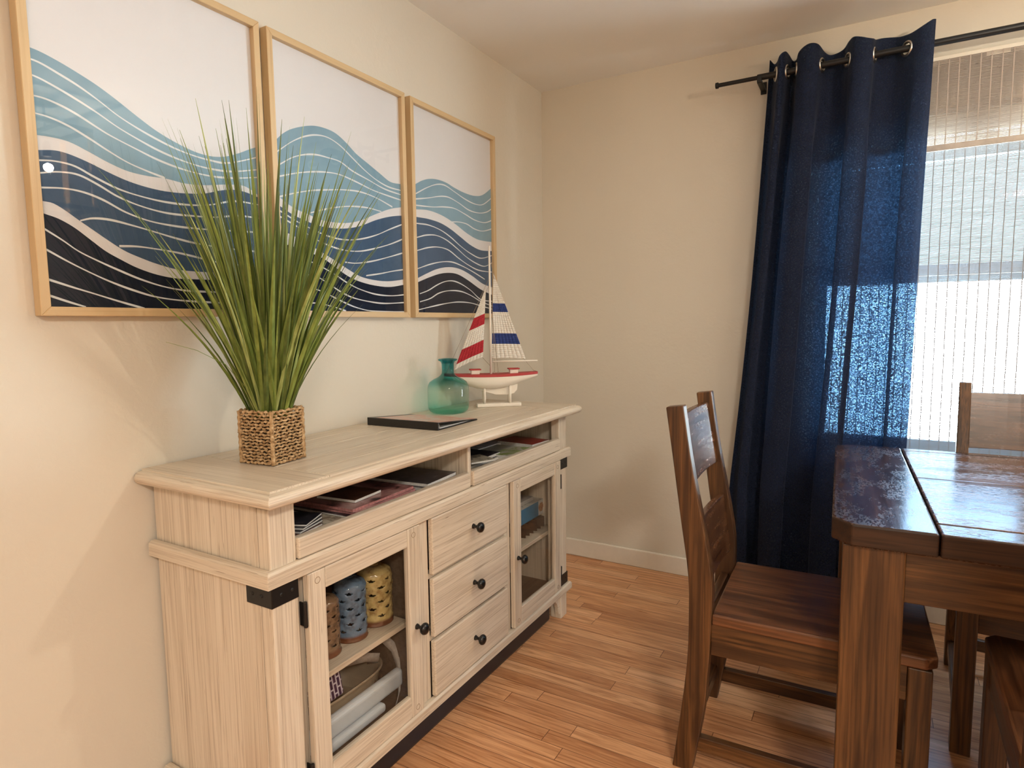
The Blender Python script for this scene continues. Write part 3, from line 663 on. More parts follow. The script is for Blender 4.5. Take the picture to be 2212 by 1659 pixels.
# ------------------------------------------------------------------ model sailboat
BOAT = tag(empty('model_sailboat', (.182, -.828, .9102), R(41)), 'white wooden toy sailboat with red and blue striped sails on a stand', 'model boat')
def wpaint(name, col, wear=(.45,.38,.3), k=.68):
    t = NT(name); n = t.noise(t.coord(), 70, 5, .7)
    return t.bsdf(t.mix(t.ramp(n, [(k,(0,0,0)),(k+.04,(1,1,1))]), col, wear), .55, 0, .3, t.bump(t.noise(t.coord(), 120, 3), .3, .001))
WHT = wpaint('white_painted_wood', (.80,.72,.62)); RED = wpaint('red_painted_wood', (.40,.045,.045), (.6,.5,.4))
PXM = .00186
def bl(px, py): return ((px-1054)*PXM, (808-py)*PXM+.135)
DKZ = .135
# hull: stations along x
stn = []
NX = 24
for i in range(NX+1):
    s = i/NX; x = -.192+s*.386
    half = .046*max(0.0, math.sin(math.pi*min(1, max(0, s*.93+.035)))**.62) if s < .93 else .046*math.sin(math.pi*.9)**.62*(1-.5*(s-.93)/.07)
    dep = (math.sin(math.pi*min(1,max(0,s*.96))**.92)**1.5)*.044 + .010
    sheer = .006*(1-2*s)**2
    stn.append((x, half+.002, dep, sheer))
def hull(z_off, frac0, frac1, mi):
    vs = []; K = 12
    for (x, hb, dep, shr) in stn:
        for k in range(K+1):
            a = math.pi*(k/K); yy = hb*math.cos(a)*abs(math.sin(a))**.0; zz = -dep*math.sin(a)**.75
            vs.append((x, hb*math.cos(a), DKZ+shr+zz-.010))
    return vs, K
hb_ = MB(); vs, K = hull(0,0,1,0)
hb_.add(vs, [(i*(K+1)+k, i*(K+1)+k+1, (i+1)*(K+1)+k+1, (i+1)*(K+1)+k) for i in range(NX) for k in range(K)] + [tuple(range(K+1)), tuple(NX*(K+1)+k for k in range(K+1))[::-1]])
hb_.build('hull', WHT, BOAT, False, smooth=True)
dk = MB(); vs = []
for (x, hh, dep, shr) in stn: vs += [(x, -hh-.0012, DKZ+shr-.010), (x, -hh-.0012, DKZ+shr), (x, hh+.0012, DKZ+shr), (x, hh+.0012, DKZ+shr-.010)]
dk.add(vs, [(i*4+k, i*4+(k+1)%4, i*4+4+(k+1)%4, i*4+4+k) for i in range(NX) for k in range(4)]+[(0,1,2,3), tuple(NX*4+k for k in (3,2,1,0))])
dk.build('deck', RED, BOAT, False, .0008)
kp = [(-.105,.098),(-.07,.080),(-.03,.062),(.02,.048),(.07,.047),(.095,.052),(.108,.066),(.112,.105),(.06,.100),(0,.095)]
MB().prism([(x,z) for x, z in kp], 'y', -.006, .006).build('keel', WHT, BOAT, False, .003)
for cx in (-.066, .094):
    c = empty('cabin'); c.parent = BOAT; c.location = (cx, 0, DKZ+.001)
    MB().box(-.017,.017,-.014,.014,0,.016).build('cabin_walls', WHT, c, False, .001); MB().box(-.023,.023,-.019,.019,.016,.021).build('cabin_roof', RED, c, False, .001)
MB().tube([(0,0,DKZ),(0,0,bl(0,530)[1])], [.0048,.0040], 10).build('mast', WHT, BOAT, False, smooth=True)
MB().tube([(.008,0,bl(0,781)[1]),(.196,0,bl(0,781)[1])], .003, 8).build('boom', WHT, BOAT, False, smooth=True)
def cloth(name, col):
    t = NT(name); v = t.coord(); n = t.noise(t.n('Mapping', {'Vector': v, 'Scale': (900,900,60)}).outputs[0], 1, 2); n2 = t.noise(t.n('Mapping', {'Vector': v, 'Scale': (60,60,900)}).outputs[0], 1, 2)
    c = t.mix(t.math('MULTIPLY', t.math('ADD', n, n2), .5), [x*.90 for x in col], [min(1,x*1.05) for x in col]); return t.bsdf(c, .85, 0, .1)
CW, CR, CB = cloth('sail_white', (.74,.69,.61)), cloth('sail_red', (.42,.035,.045)), cloth('sail_blue', (.035,.055,.19))
def sail(name, apex, l0, r0, bands, yoff, bulge, mats):
    # edges from apex down to l0 (left foot) and r0 (right foot); bands: fractions where the colour changes
    m = MB(); N = 40
    def P(s, u):
        a = Vector(apex)*(1-s)+Vector(l0)*s; b = Vector(apex)*(1-s)+Vector(r0)*s; q = a*(1-u)+b*u
        return (q[0], yoff+bulge*math.sin(math.pi*u)*math.sin(math.pi*s)*s, q[1] + (-.006*math.sin(math.pi*u)*s**6 if False else .004*math.sin(math.pi*u)*s**8))
    for j in range(N):
        s0, s1 = j/N, (j+1)/N; mid = (s0+s1)/2; mi = sum(1 for q in bands if mid > q) % 2
        for i in range(8):
            u0, u1 = i/8, (i+1)/8; m.add([P(s0,u0), P(s0,u1), P(s1,u1), P(s1,u0)], [(0,1,2,3)], mi)
    m.build(name, mats, BOAT, False, smooth=True, solid=.0012)
sail('jib_sail', bl(1045.5,618), bl(972,799), bl(1036.5,771), (.375,.525,.755,.925), 0.0, -.012, [CW, CR])
sail('main_sail', bl(1062.5,588), bl(1056,775), bl(1133,777), (.355,.455,.69,.825), .001, .010, [CW, CB])
rg_ = MB()
def strand(a, b, r=.0007): rg_.tube([(a[0],0,a[1]), (b[0],0,b[1])], r, 5)
strand(bl(1054,612), bl(1040,640)); strand(bl(1051,603), bl(953,808)); strand(bl(1056,556), bl(1063,600)); strand(bl(1036,772), bl(1052,790))
strand(bl(1058,615), bl(1062,804)); strand(bl(1056,650), bl(1070,805)); strand(bl(1127,775), bl(1153,806)); strand(bl(1057,770), bl(1059,784)); strand(bl(1062,590), bl(1056,556))
rg_.build('rigging', flat('string', (.30,.22,.15), .9), BOAT, False)
WIRE = flat('wire', (.35,.28,.22), .4, .8)
for px_ in (953, 1061, 1070, 1153):
    x, zc = bl(px_, 805); MB().tube([(x+.0035*math.cos(2*math.pi*k/12), 0, zc+.0035*math.sin(2*math.pi*k/12)) for k in range(12)], .0008, 5, closed=True).build('eyelet', WIRE, BOAT, False)
for px_ in (1037.5, 1094.5): MB().tube([(bl(px_,0)[0],-.016,.014),(bl(px_,0)[0],-.016,.098)], .0055, 10).build('stand_post', WHT, BOAT, False, smooth=True); MB().tube([(bl(px_,0)[0],.016,.014),(bl(px_,0)[0],.016,.098)], .0055, 10).build('stand_post', WHT, BOAT, False, smooth=True)
MB().box(-.062,.122,-.022,.022,0,.0145).build('stand_base', WHT, BOAT, False, .003)

# ------------------------------------------------------------------ reading matter in the open compartments
def cover_mat(name, stops, sc=20, rough=.3):
    t = NT(name); n = t.noise(t.coord((sc,sc,1), rand=7), 1, 4, .65, .8)
    return t.bsdf(t.ramp(n, stops), rough, 0, .5)
CVR = {
 'rose': cover_mat('cover_rose', [(.34,(.03,.015,.015)),(.42,(.25,.09,.08)),(.52,(.40,.20,.18)),(.66,(.55,.36,.32))], 13),
 'dark': cover_mat('cover_dark', [(.35,(.010,.010,.016)),(.55,(.03,.028,.035)),(.68,(.20,.17,.17)),(.75,(.03,.03,.04))]),
 'brown': cover_mat('cover_brown', [(.35,(.03,.012,.008)),(.6,(.12,.045,.025)),(.7,(.25,.13,.09))]),
 'cream': cover_mat('cover_cream', [(.40,(.25,.20,.14)),(.5,(.52,.45,.34)),(.7,(.60,.53,.42))], 45),
 'red': cover_mat('cover_red', [(.35,(.16,.012,.010)),(.6,(.30,.03,.022)),(.72,(.20,.015,.012))], 14),
 'green': cover_mat('cover_green', [(.42,(.50,.47,.38)),(.52,(.45,.42,.33)),(.58,(.25,.32,.07)),(.7,(.30,.36,.10))], 16),
 'white': cover_mat('cover_white', [(.42,(.30,.30,.32)),(.5,(.62,.62,.63)),(.7,(.68,.68,.68))], 30)}
PPR = flat('page_edges', (.66,.64,.60), .8, var=.10, vscale=200); PNK = flat('page_edges_pink', (.40,.17,.16), .6, var=.3, vscale=120)
def booklet(name, x, y, z, lx, ly, h, rz, cov, label, cat, grp, edge=None, tilt=0):
    o = tag(empty(name, (x, y, z+.0002), rz), label, cat, grp)
    if tilt: o.rotation_euler = (0, tilt, rz)
    MB().box(-lx/2+.001, lx/2-.001, -ly/2+.001, ly/2-.001, .0006, h-.0006).build('pages', edge or PPR, o, False)
    b = MB(); b.box(-lx/2, lx/2, -ly/2, ly/2, h-.0006, h).box(-lx/2, lx/2, -ly/2, ly/2, 0, .0006).box(-lx/2, -lx/2+.0006, -ly/2, ly/2, 0, h)
    b.build('cover', cov, o, False); return o
ZC = .752
G1, G2 = 'reading matter in the left open compartment', 'reading matter in the right open compartment'
booklet('brochure', .320, -1.985, ZC, .17, .125, .007, R(4), CVR['white'], 'pale brochure lying lowest at the left end of the left compartment', 'brochure', G1)
booklet('brochure', .330, -1.935, ZC+.0075, .13, .20, .004, R(-14), CVR['cream'], 'cream folded leaflet fanned out beside the left post', 'brochure', G1)
for k in range(4):
    booklet('leaflet', .318-.003*k, -2.000+.003*k, ZC+.0125+.0055*k, .15, .095, .005, R(10+5*k), [CVR['brown'],CVR['dark'],CVR['dark'],CVR['dark']][k],
            ['brown leaflet at the bottom of the small pile by the left post', 'dark leaflet second from the bottom of the pile by the left post', 'dark leaflet second from the top of the pile by the left post', 'dark leaflet on top of the small pile by the left post'][k], 'leaflet', G1)
mz = ZC
for k, (cv, h, dx, dy, rz, lb, ed) in enumerate((('brown',.007,.0,-.02,-4,'brown-covered magazine at the bottom of the rosy stack',None),('dark',.008,.004,-.008,1,'dark magazine under the two rosy magazines',None),('rose',.008,.006,.004,3,'rosy magazine second from the top of its stack',PNK),('rose',.008,.002,.0,2,'rosy magazine with a small brown book on its cover',PNK))):
    booklet('magazine', .285+dx, -1.735+dy, mz, .225, .255, h, R(rz), CVR[cv], lb, 'magazine', G1, ed); mz += h+.0004
booklet('paperback_book', .30, -1.765, mz, .13, .115, .008, R(6), CVR['brown'], 'small brown book on top of the rosy magazine stack', 'book', G1)
mz = ZC
for k, lb in enumerate(('dark magazine at the bottom of the right-hand stack, left compartment', 'dark magazine in the middle of the right-hand stack, left compartment', 'dark magazine on top of the right-hand stack, left compartment')):
    booklet('magazine', .285+.006*k, -1.500+.004*k, mz, .225, .165, .010, R(-3+4*k), CVR['dark'], lb, 'magazine', G1); mz += .0104
booklet('booklet', .335, -1.300, ZC, .12, .06, .012, R(-20), CVR['red'], 'small red booklet at the left end of the right compartment', 'booklet', G2)
mz = ZC
for k, lb in enumerate(('dark magazine at the bottom of the pile in the right compartment', 'dark magazine with pale marks under the cream booklet')):
    booklet('magazine', .250, -1.150+.01*k, mz, .20, .20, .011, R(-4+6*k), CVR['dark'], lb, 'magazine', G2); mz += .0114
booklet('booklet', .345, -1.200, ZC+.0232, .10, .10, .006, R(-24), CVR['cream'], 'cream printed booklet near the lip of the right compartment', 'booklet', G2)
booklet('brochure', .325, -.985, ZC, .16, .17, .018, R(3), CVR['green'], 'cream brochure with a green patch in the right compartment', 'brochure', G2)
booklet('magazine', .200, -.955, ZC+.0002, .10, .20, .022, R(-2), CVR['white'], 'white paper bundle far back in the right compartment', 'papers', G2)
booklet('booklet', .325, -.820, ZC, .17, .125, .028, R(-5), CVR['red'], 'dark red booklet lying highest at the right end of the right compartment', 'booklet', G2)

# ------------------------------------------------------------------ pierced ceramic lanterns
def lantern(name, x, y, rad, hgt, c1, c2, label, loop=True, s=0):
    zb = .3882
    o = tag(empty(name, (x, y, zb)), label, 'lantern', 'pierced ceramic lanterns behind the left glass door')
    t = NT(name+'_glaze'); n = t.noise(t.coord(), 38, 4, .6); zz = t.n('SeparateXYZ', {0: t.n('TexCoord').outputs['Object']}).outputs[2]
    cc = t.ramp(n, [(.34, c2), (.5, c1), (.75, [min(1, q*1.25) for q in c1])])
    cc = t.mix(t.ramp(zz, [(.012,(1,1,1)),(.02,(0,0,0))]), cc, (.16,.062,.03))
    gm = t.bsdf(cc, .12, 0, .6, t.bump(t.noise(t.coord(), 60, 2), .5, .003))
    n_, m_ = 66, 56; ver = []; fa = []
    def rz(z):
        q = z/hgt
        r = rad*(1.05 if q < .03 else 1.0-.02*math.sin(q*9+s))
        if q > .86: r *= max(.05, math.sqrt(max(0, 1-((q-.86)/.145)**2)))
        return r
    for j in range(m_+1):
        z = hgt*j/m_
        for k in range(n_):
            a = 2*math.pi*k/n_; sc_ = 1+.025*math.sin(a*8+s)*math.sin(j*.8); r = rz(z)*sc_
            ver.append((r*math.cos(a), r*math.sin(a), z))
    def hole(j, k):                              # rows of little eye-shaped openings, staggered
        row = j//7; jj = j % 7
        if row < 1 or row > 6 or jj not in (2,3,4): return False
        kk = (k + (row % 2)*5 + s) % 11; wdt = {2:(4,5,6),3:(3,4,5,6,7),4:(5,)}[jj]
        return kk in wdt
    for j in range(m_):
        for k in range(n_):
            if not hole(j, k): fa.append((j*n_+k, j*n_+(k+1)%n_, (j+1)*n_+(k+1)%n_, (j+1)*n_+k))
    m = MB(); m.add(ver, fa); m.build('pierced_shell', gm, o, False, smooth=True, solid=.004)
    cp = MB(); cp.lathe([(.014,hgt*.985),(.012,hgt*1.005),(.0,hgt*1.01)], 16); cp.build('cap', gm, o, False, smooth=True)
    if loop:
        ring = [(0, .013*math.cos(2*math.pi*k/18), hgt*1.0+.016+.016*math.sin(2*math.pi*k/18)) for k in range(18)]
        MB().tube(ring, .0035, 8, closed=True).build('loop_handle', gm, o, False, smooth=True)
lantern('ceramic_lantern', .300, -1.880, .045, .158, (.24,.15,.09), (.10,.06,.035), 'brown pierced ceramic lantern half hidden by the left door stile', True, 0)
lantern('ceramic_lantern', .300, -1.779, .045, .170, (.13,.20,.30), (.07,.10,.15), 'blue pierced ceramic lantern with a loop between brown and yellow ones', True, 3)
lantern('ceramic_lantern', .295, -1.674, .051, .168, (.52,.40,.17), (.30,.19,.07), 'yellow pierced ceramic lantern at the right end of the shelf', True, 5)

lantern('ceramic_lantern', .196, -1.862, .045, .180, (.20,.22,.25), (.10,.11,.13), 'grey pierced ceramic lantern standing behind the brown one', True, 7)
# ------------------------------------------------------------------ strapped plastic tray carrier on the lower shelf
BS = tag(empty('booster_seat', (.235, -1.80, .1382)), 'white plastic child booster seat with beige straps behind the left glass door', 'booster seat')
WP = flat('white_plastic', (.62,.66,.70), .35, var=.02); BG = flat('beige_plastic', (.34,.27,.19), .45, var=.06); STP = flat('grey_strap', (.42,.38,.34), .8, var=.12, vscale=160)
tub = MB()
def tubp(u, v):
    a = 2*math.pi*u; r = [(.055,.095,.004),(.082,.128,.012),(.094,.140,.05),(.100,.150,.115),(.106,.156,.118),(.106,.156,.110),(.096,.145,.108),(.086,.132,.05),(.07,.11,.02)]
    q = v*(len(r)-1); i = min(int(q), len(r)-2); f = q-i; rx, ry, z = [r[i][k]*(1-f)+r[i+1][k]*f for k in range(3)]
    c, s = math.cos(a), math.sin(a); e = .55
    return (rx*math.copysign(abs(c)**e, c)-.01, ry*math.copysign(abs(s)**e, s), z)
tub.grid(tubp, 48, 24); tub.build('seat_tub', BG, BS, False, smooth=True)
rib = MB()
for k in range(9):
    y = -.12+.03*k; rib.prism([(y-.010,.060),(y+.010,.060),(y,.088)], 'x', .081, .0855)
rib.build('tub_ribs', flat('rib_brown', (.14,.09,.06), .6), BS, False)  # triangular ribs, a darker brown than the tub
arm = MB(); arm.box(.100, .128, -.20, .165, .045, .100); arm.build('front_bar', WP, BS, False, .012, 4)
arm = MB(); arm.box(.112, .140, -.15, .075, .018, .044); arm.build('latch_lever', WP, BS, False, .010, 4)
def ribbon(pts, wdir, w_, th, name):
    m = MB(); wd = Vector(wdir)*w_*.5; vs = []
    for p in pts: vs += [tuple(Vector(p)-wd), tuple(Vector(p)+wd)]
    m.add(vs, [(2*k, 2*k+1, 2*k+3, 2*k+2) for k in range(len(pts)-1)]); return m.build(name, STP, BS, False, smooth=True, solid=th)
lp = [(.06+.03*math.sin(k*.35), .04+.017*k, .17+.028*math.sin(k*.42)-.0016*k*k) for k in range(11)]
ribbon([(.02,.03,.205),(.03,.07,.210),(.045,.115,.205),(.065,.150,.185),(.085,.170,.150),(.100,.172,.11),(.115,.160,.07),(.128,.140,.03),(.135,.115,.004)], (.25,.25,.93), .030, .0016, 'strap')
ribbon([(.02,-.01,.165),(.04,.03,.16),(.06,.085,.152),(.07,.125,.135),(.055,.14,.12),(.02,.13,.112)], (.2,.1,.97), .028, .0016, 'strap')
bkl = MB(); bkl.box(-.004,.010,-.022,.034,.190,.222).box(-.006,.012,.010,.016,.186,.226); bkl.build('buckle', BG, BS, False, .003)
t = NT('purple_weave'); v = t.coord()
br = t.n('TexBrick', {'Vector': t.n('Mapping', {'Vector': v, 'Rotation': (0, R(90), 0)}).outputs[0], 'Color1': (.035,.012,.045,1), 'Color2': (.05,.016,.05,1), 'Mortar': (.50,.44,.50,1), 'Scale': 1.0, 'Mortar Size': .0022, 'Brick Width': .026, 'Row Height': .0125}, offset=.5)
PUR = t.bsdf(br.outputs[0], .8, 0, .2)
cl = MB(); cl.grid(lambda u, v_: (.330+.018*v_-.03*(1-v_)**2*0, -1.965+u*.115, .262+v_*.105), 6, 10)
clo = MB(); clo.box(-.008, .008, -.06, .058, .0, .112); co = clo.build('patterned_pouch', PUR, None, False, .006, 3); co.location = (.325, -1.900, .2615); co.rotation_euler = (0, R(-12), 0)
tag(co, 'dark purple pouch with a white brick pattern standing on the booster seat', 'pouch')

# ------------------------------------------------------------------ boxes in the right cabinet
t = NT('game_box_print'); s = t.n('SeparateXYZ', {0: t.n('TexCoord').outputs['Object']})
blue = t.mix(t.noise(t.coord(), 40, 3), (.055,.17,.32), (.10,.24,.40))
fr1 = t.math('MULTIPLY', t.math('GREATER_THAN', s.outputs[0], .0795), t.math('LESS_THAN', s.outputs[1], .048))
top = t.math('GREATER_THAN', s.outputs[2], .0625)
dd = t.math('SQRT', t.math('ADD', t.math('POWER', t.math('SUBTRACT', s.outputs[1], .073), 2), t.math('POWER', t.math('SUBTRACT', s.outputs[2], .033), 2)))
pic = t.math('MULTIPLY', t.math('LESS_THAN', t.math('ADD', dd, t.math('MULTIPLY', t.math('SUBTRACT', t.noise(t.coord(), 90, 2), .5), .02)), .020), t.math('GREATER_THAN', s.outputs[0], .0795))
c = t.mix(fr1, (.66,.64,.60), blue); c = t.mix(pic, c, t.ramp(t.noise(t.coord(), 110, 3), [(.4,(.42,.14,.05)),(.6,(.55,.30,.12))])); c = t.mix(top, c, t.ramp(t.noise(t.coord(), 30, 3), [(.45,(.50,.48,.45)),(.6,(.62,.60,.57)),(.68,(.2,.17,.15))]))
gbx = MB().box(-.08,.08,-.10,.10,0,.064).build('game_box', t.bsdf(c, .35), None, False, .001); gbx.location = (.255, -.760, .4372)
tag(gbx, 'blue and white cardboard box with a food picture behind the right glass door', 'box')
gb2 = MB().box(-.065,.065,-.08,.08,0,.016).build('flat_box', flat('pale_card', (.50,.48,.46), .5), None, False, .001); gb2.location = (.245, -.79, .5014)
tag(gb2, 'flat pale box on top of the blue and white box', 'box')
nt_ = MB(); nt_.box(-.09,.06,-.115,.085,0,.047)
for k in range(6):
    y = -.105+.033*k; nt_.prism([(.060,y),(.095,y+.009),(.060,y+.020)], 'z', .0, .046)
nto = nt_.build('notched_tray', wood('notched_wood', (.10,.045,.02), (.04,.016,.008), 'x', .5), None, False, .001); nto.location = (.26, -.765, .3882)
tag(nto, 'dark brown notched tray under the blue and white box', 'tray')

# ================================================================== dining table
TR = .0357
TB = tag(empty('dining_table', (2.29, -.90, 0), TR), 'dark stained plank dining table with a thick top by the window', 'table')
TBi = Matrix.Translation((2.29, -.90, 0)) @ Matrix.Rotation(TR, 4, 'Z')
o_ = TBi.inverted() @ Vector((1.4662, -1.4565, 0)); U0, V0 = o_.x, o_.y        # near left corner in table space
TL, TW, TH, TT = 1.68, 1.0, .7985, .052
U1, V1 = U0+TL, V0+TW
tt = MB(); ch = .040
def clip(pts): tt.prism(pts, 'z', TH-TT, TH, 1)
e = .205; g = .0035
tt.prism([(U0,V0+ch*1.1),(U0+ch,V0),(U0+e-g,V0),(U0+e-g,V1),(U0+ch,V1),(U0,V1-ch)], 'z', TH-TT, TH, 1)
tt.prism([(U1,V0+ch*1.1),(U1-ch,V0),(U1-e+g,V0),(U1-e+g,V1),(U1-ch,V1),(U1,V1-ch)], 'z', TH-TT, TH, 1)
vv = [V0, V0+.082, V0+.54, V0+.955, V1]
for k in range(4): tt.box(U0+e, U1-e, vv[k]+(g/2 if k else 0), vv[k+1]-(g/2 if k < 3 else 0), TH-TT, TH, 0)
tt.box(U0+.05, U1-.05, V0+.05, V1-.05, TH-TT-.004, TH-TT+.02, 0)
def glossy_dark(name, axis, r0=.12, sp=.9, wornk=1.0, k=1.0):
    t = NT(name); sc = [60]*3; sc['xyz'.index(axis)] = 2.2
    n1 = t.noise(t.coord(sc, rand=5), 1, 6, .62, .5); n2 = t.noise(t.coord([9 if c > 9 else 1.6 for c in sc], rand=4), 1, 3)
    wv = t.noise(t.coord([210 if c > 9 else 75 for c in sc]), 1, 3, .7); pt = t.noise(t.coord([13 if c > 9 else 5 for c in sc], rand=2), 1, 4, .65)
    c = t.ramp(n1, [(p_, [k*q for q in c_]) for p_, c_ in ((.28,(.012,.005,.003)),(.48,(.052,.020,.008)),(.75,(.105,.042,.015)))]); c = t.mix(t.ramp(n2, [(.4,(0,0,0)),(.68,(1,1,1))]), c, t.mix(.5, c, (.02,.008,.004)))
    worn = t.math('MULTIPLY', wornk, t.math('MULTIPLY', t.ramp(wv, [(.47,(0,0,0)),(.53,(1,1,1))]), t.ramp(pt, [(.44,(0,0,0)),(.56,(1,1,1))])))
    rg = t.math('ADD', t.math('MULTIPLY_ADD', n1, .20, r0), t.math('MULTIPLY', worn, .25))
    return t.bsdf(c, rg, 0, sp, t.bump(t.math('ADD', n1, t.math('MULTIPLY', worn, .25)), .16, .0008))
TGx, TGy = glossy_dark('table_top_wood_x', 'x', .07, .7, 1.0, 1.9), glossy_dark('table_top_wood_y', 'y', .06, 1.0, 1.0, .9)
for _i, _f2 in enumerate(tt.f):                  # plank edges: plain dark stain, without the polished top coat
    _n = (Vector(tt.v[_f2[1]])-Vector(tt.v[_f2[0]])).cross(Vector(tt.v[_f2[2]])-Vector(tt.v[_f2[1]])).normalized()
    if abs(_n.z) < .5: tt.m[_i] = 2
tt.build('tabletop', [TGx, TGy, wood('table_edge_wood', (.050,.020,.008), (.010,.004,.002), 'x', .5, 120, 3.0, .45, .5, .35)], TB, False, .005, 3)
LS = .122; LY = .090
for (a, b) in ((U0+.024, V0+.018), (U1-.048-LS, V0+.018), (U0+.024, V1-.018-LY), (U1-.048-LS, V1-.018-LY)):
    MB().box(a, a+LS, b, b+LY, 0, TH-TT-.0005).build('leg', MT['z'], TB, False, .004)
AZ = .625
for (a, b) in ((V0+.035, V0+.060), (V1-.060, V1-.035)): MB().box(U0+.024+LS, U1-.048-LS, a, b, AZ, TH-TT-.005).build('apron', MT['x'], TB, False, .002)
for (a, b) in ((U0+.062, U0+.087), (U1-.087, U1-.062)): MB().box(a, b, V0+.018+LY, V1-.018-LY, AZ, TH-TT-.005).build('apron', MT['y'], TB, False, .002)

# ================================================================== dining chairs (front = local +x)
def make_chair(label):
    ch = tag(empty('dining_chair'), label, 'chair', 'wooden dining chairs around the table')
    W2 = .208; x0 = 1.40
    L = [(1.050,1.020),(1.072,.87),(1.096,.70),(1.116,.56),(1.119,.45),(1.117,.33),(1.105,.20),(1.080,0)]
    Rr = [(1.097,1.026),(1.121,.87),(1.157,.69),(1.179,.56),(1.180,.45),(1.174,.32),(1.164,.18),(1.134,0)]
    def dense(p):
        q = sorted((z, x) for x, z in p); return [(interp(q, z), z) for z in [q[0][0]+(q[-1][0]-q[0][0])*k/22 for k in range(23)]]
    Ld, Rd = dense(L), dense(Rr)
    poly = [(x-x0, z) for x, z in Ld] + [(x-x0, z) for x, z in Rd[::-1]]
    for s in (-1, 1):
        a, b = sorted((s*W2, s*(W2-.036)))
        m = MB(); n = 23
        vs = [(x-x0, a, z) for x, z in Ld]+[(x-x0, a, z) for x, z in Rd]+[(x-x0, b, z) for x, z in Ld]+[(x-x0, b, z) for x, z in Rd]
        fs = []
        for k in range(n-1):
            fs += [(k, k+1, n+k+1, n+k), (2*n+k, 3*n+k, 3*n+k+1, 2*n+k+1), (k, 2*n+k, 2*n+k+1, k+1), (n+k, n+k+1, 3*n+k+1, 3*n+k)]
        fs += [(0, n, 3*n, 2*n), (n-1, 3*n-1, 4*n-1, 2*n-1)]
        m.add(vs, fs); m.build('back_post', MT['z'], ch, False, .0035)
        MB().box(.226, .276, a if s < 0 else b-.05, a+.05 if s < 0 else b, 0, .436).build('leg', MT['z'], ch, False, .003)
    def slat(z0, z1):
        m = MB(); K = 10
        def fx(z, yy): 
            c = interp(sorted((z_, x_) for x_, z_ in Rr), z)-x0-.022; return c - .012*(1-(yy/(W2-.03))**2)
        vs = []
        for k in range(K+1):
            yy = -(W2-.034)+2*(W2-.034)*k/K
            arch = .010*(1-(yy/W2)**2)
            for (dx, z) in ((-.009,z0),(.009,z0),(.009,z1+arch*0),(-.009,z1+arch*0)): vs.append((fx(z,yy)+dx, yy, z))
        m.add(vs, [(4*k+i, 4*k+(i+1)%4, 4*k+4+(i+1)%4, 4*k+4+i) for k in range(K) for i in range(4)]+[(3,2,1,0), tuple(4*K+i for i in range(4))])
        m.build('back_slat', SLT, ch, False, .002)
    slat(.800, .990); slat(.515, .695)
    st = MB(); zt = .468
    st.prism([(-.222,-W2+.038),(-.160,-W2+.038),(-.160,-W2-.002),(.262,-W2-.004),(.284,-W2+.018),(.284,W2-.018),(.262,W2+.004),(-.160,W2+.002),(-.160,W2-.038),(-.222,W2-.038)] if False else [(-.219,-W2-.002),(.262,-W2-.004),(.286,-W2+.016),(.286,W2-.016),(.262,W2+.004),(-.219,W2+.002)], 'z', zt-.030, zt)
    st.build('seat', SEAT, ch, False, .005, 3)
    for bx in ((-.222, .226, -W2+.006, -W2+.028, .350, .438), (-.222, .226, W2-.028, W2-.006, .350, .438)): MB().box(*bx).build('apron', MT['x'], ch, False, .002)
    for bx in ((.236, .262, -W2+.05, W2-.05, .365, .438), (-.262, -.238, -W2+.036, W2-.036, .365, .438)): MB().box(*bx).build('apron', MT['y'], ch, False, .002)
    for s in (-1, 1): MB().box(-.262, .226, s*(W2-.018)-.011, s*(W2-.018)+.011, .062, .104).build('stretcher', MT['x'], ch, False, .002)
    MB().box(-.290, -.268, -W2+.036, W2-.036, .078, .118).build('stretcher', MT['y'], ch, False, .002)
    return ch
SLT = glossy_dark('slat_wood', 'y', .14, .8, .12, 2.0); SEAT = wood('seat_wood', (.17,.066,.026), (.06,.019,.008), 'x', .36, 130, 3.0, .7, .5, .5, patch=(.03,.011,.005), bumpk=.25, light_c=(.29,.105,.035), roughvar=.2)
c1 = make_chair('wooden ladder-back dining chair at the end of the table beside the curtain')
c1.location = (1.400, -1.128, 0); c1.rotation_euler = (0, 0, R(1.5))
c2 = copy_tree(c1); c2['label'] = 'wooden dining chair on the window side, its back showing above the table'
c2.location = (1.992, -.640, 0); c2.rotation_euler = (0, 0, R(-93.5))
c3 = copy_tree(c1); c3['label'] = 'wooden dining chair on the near side, cut off by the lower right corner'
c3.location = (2.003, -1.411, 0); c3.rotation_euler = (0, 0, R(88.5))

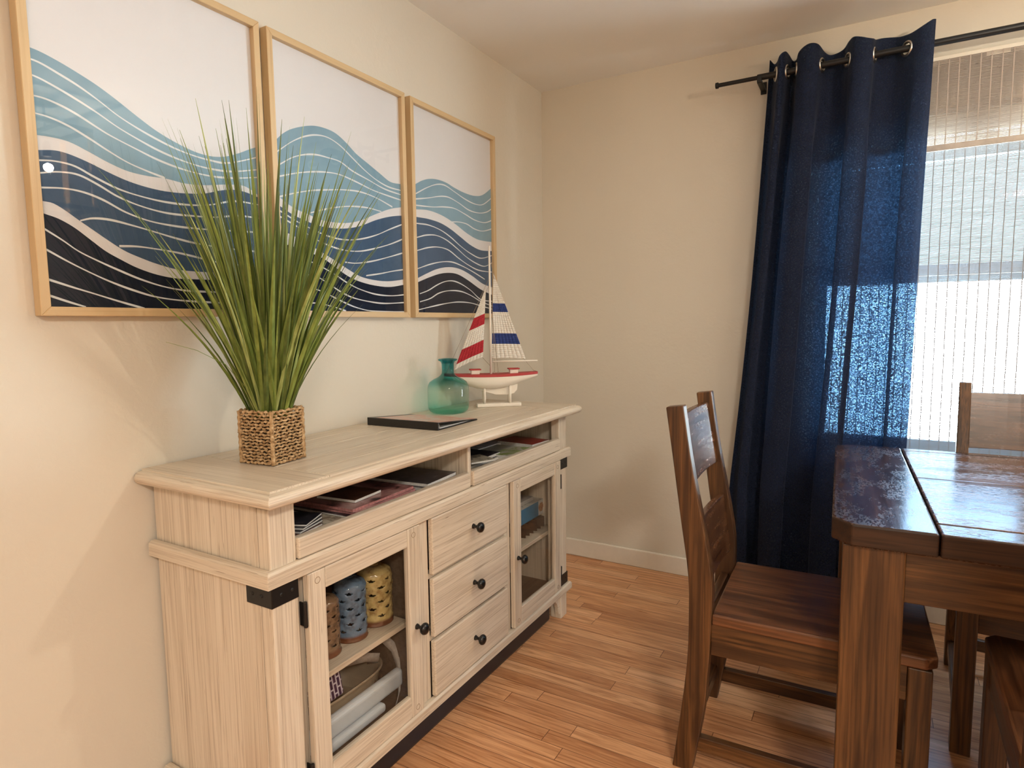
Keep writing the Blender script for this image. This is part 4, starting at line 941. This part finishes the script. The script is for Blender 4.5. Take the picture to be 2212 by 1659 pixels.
# ================================================================== pendant lantern (seen mirrored in the print glass)
PD = tag(empty('pendant_lamp', (BULB.x, BULB.y, H)), 'lantern pendant lamp with a glowing bulb, mirrored in the nearest wave print', 'lamp')
PWD_ = wood('lantern_wood', (.62,.38,.18), (.40,.22,.09), 'z', .5)
pz0, pz1, ph = BULB.z-.21, BULB.z+.20, .145
f = MB()
for sx in (-1,1):
    for sy in (-1,1): f.box(BULB.x+sx*ph-.011, BULB.x+sx*ph+.011, BULB.y+sy*ph-.011, BULB.y+sy*ph+.011, pz0, pz1)
f.build('lantern_post', PWD_, PD, True, .002)
f = MB()
for z in (pz0, pz1):
    for s in (-1,1): f.box(BULB.x-ph-.012, BULB.x+ph+.012, BULB.y+s*ph-.012, BULB.y+s*ph+.012, z-.01, z+.01).box(BULB.x+s*ph-.012, BULB.x+s*ph+.012, BULB.y-ph, BULB.y+ph, z-.01, z+.01)
f.box(BULB.x-ph, BULB.x+ph, BULB.y-.012, BULB.y+.012, pz1-.006, pz1+.006); f.build('lantern_frame', BLK, PD, True, .002)
MB().tube([(BULB.x,BULB.y,pz1),(BULB.x,BULB.y,H-.02)], .006, 10).lathe([(.06,-.02),(.06,0)], 24, (BULB.x,BULB.y,H)).build('hanging_rod', BLK, PD, True)
MB().lathe([(.016,.055),(.018,.06),(.018,.12),(.008,.135)], 16, tuple(BULB)).build('socket', BLK, PD, True, smooth=True)
t = NT('bulb_glass'); CG = t.surf(t.n('MixShader', {0: .06, 1: t.n('BsdfTransparent', {0: (1,.97,.92,1)}).outputs[0], 2: t.n('BsdfGlossy', {'Roughness': .02}).outputs[0]}))
MB().lathe([(.013,.055),(.016,.04),(.028,.012),(.031,-.008),(.026,-.028),(.012,-.040),(.001,-.043)], 20, tuple(BULB), cap0=False, cap1=False).build('bulb', CG, PD, True, smooth=True)
t = NT('filament_glow'); FM = t.surf(t.n('Emission', {0: (1,.66,.30,1), 1: 220.0}))
fl = MB()
for k in range(6):
    a = 2*math.pi*k/6; fl.tube([(BULB.x+.006*math.cos(a),BULB.y+.006*math.sin(a),BULB.z+.02),(BULB.x+.011*math.cos(a),BULB.y+.011*math.sin(a),BULB.z-.02)], .0008, 5)
fl.build('filament', FM, PD, True)
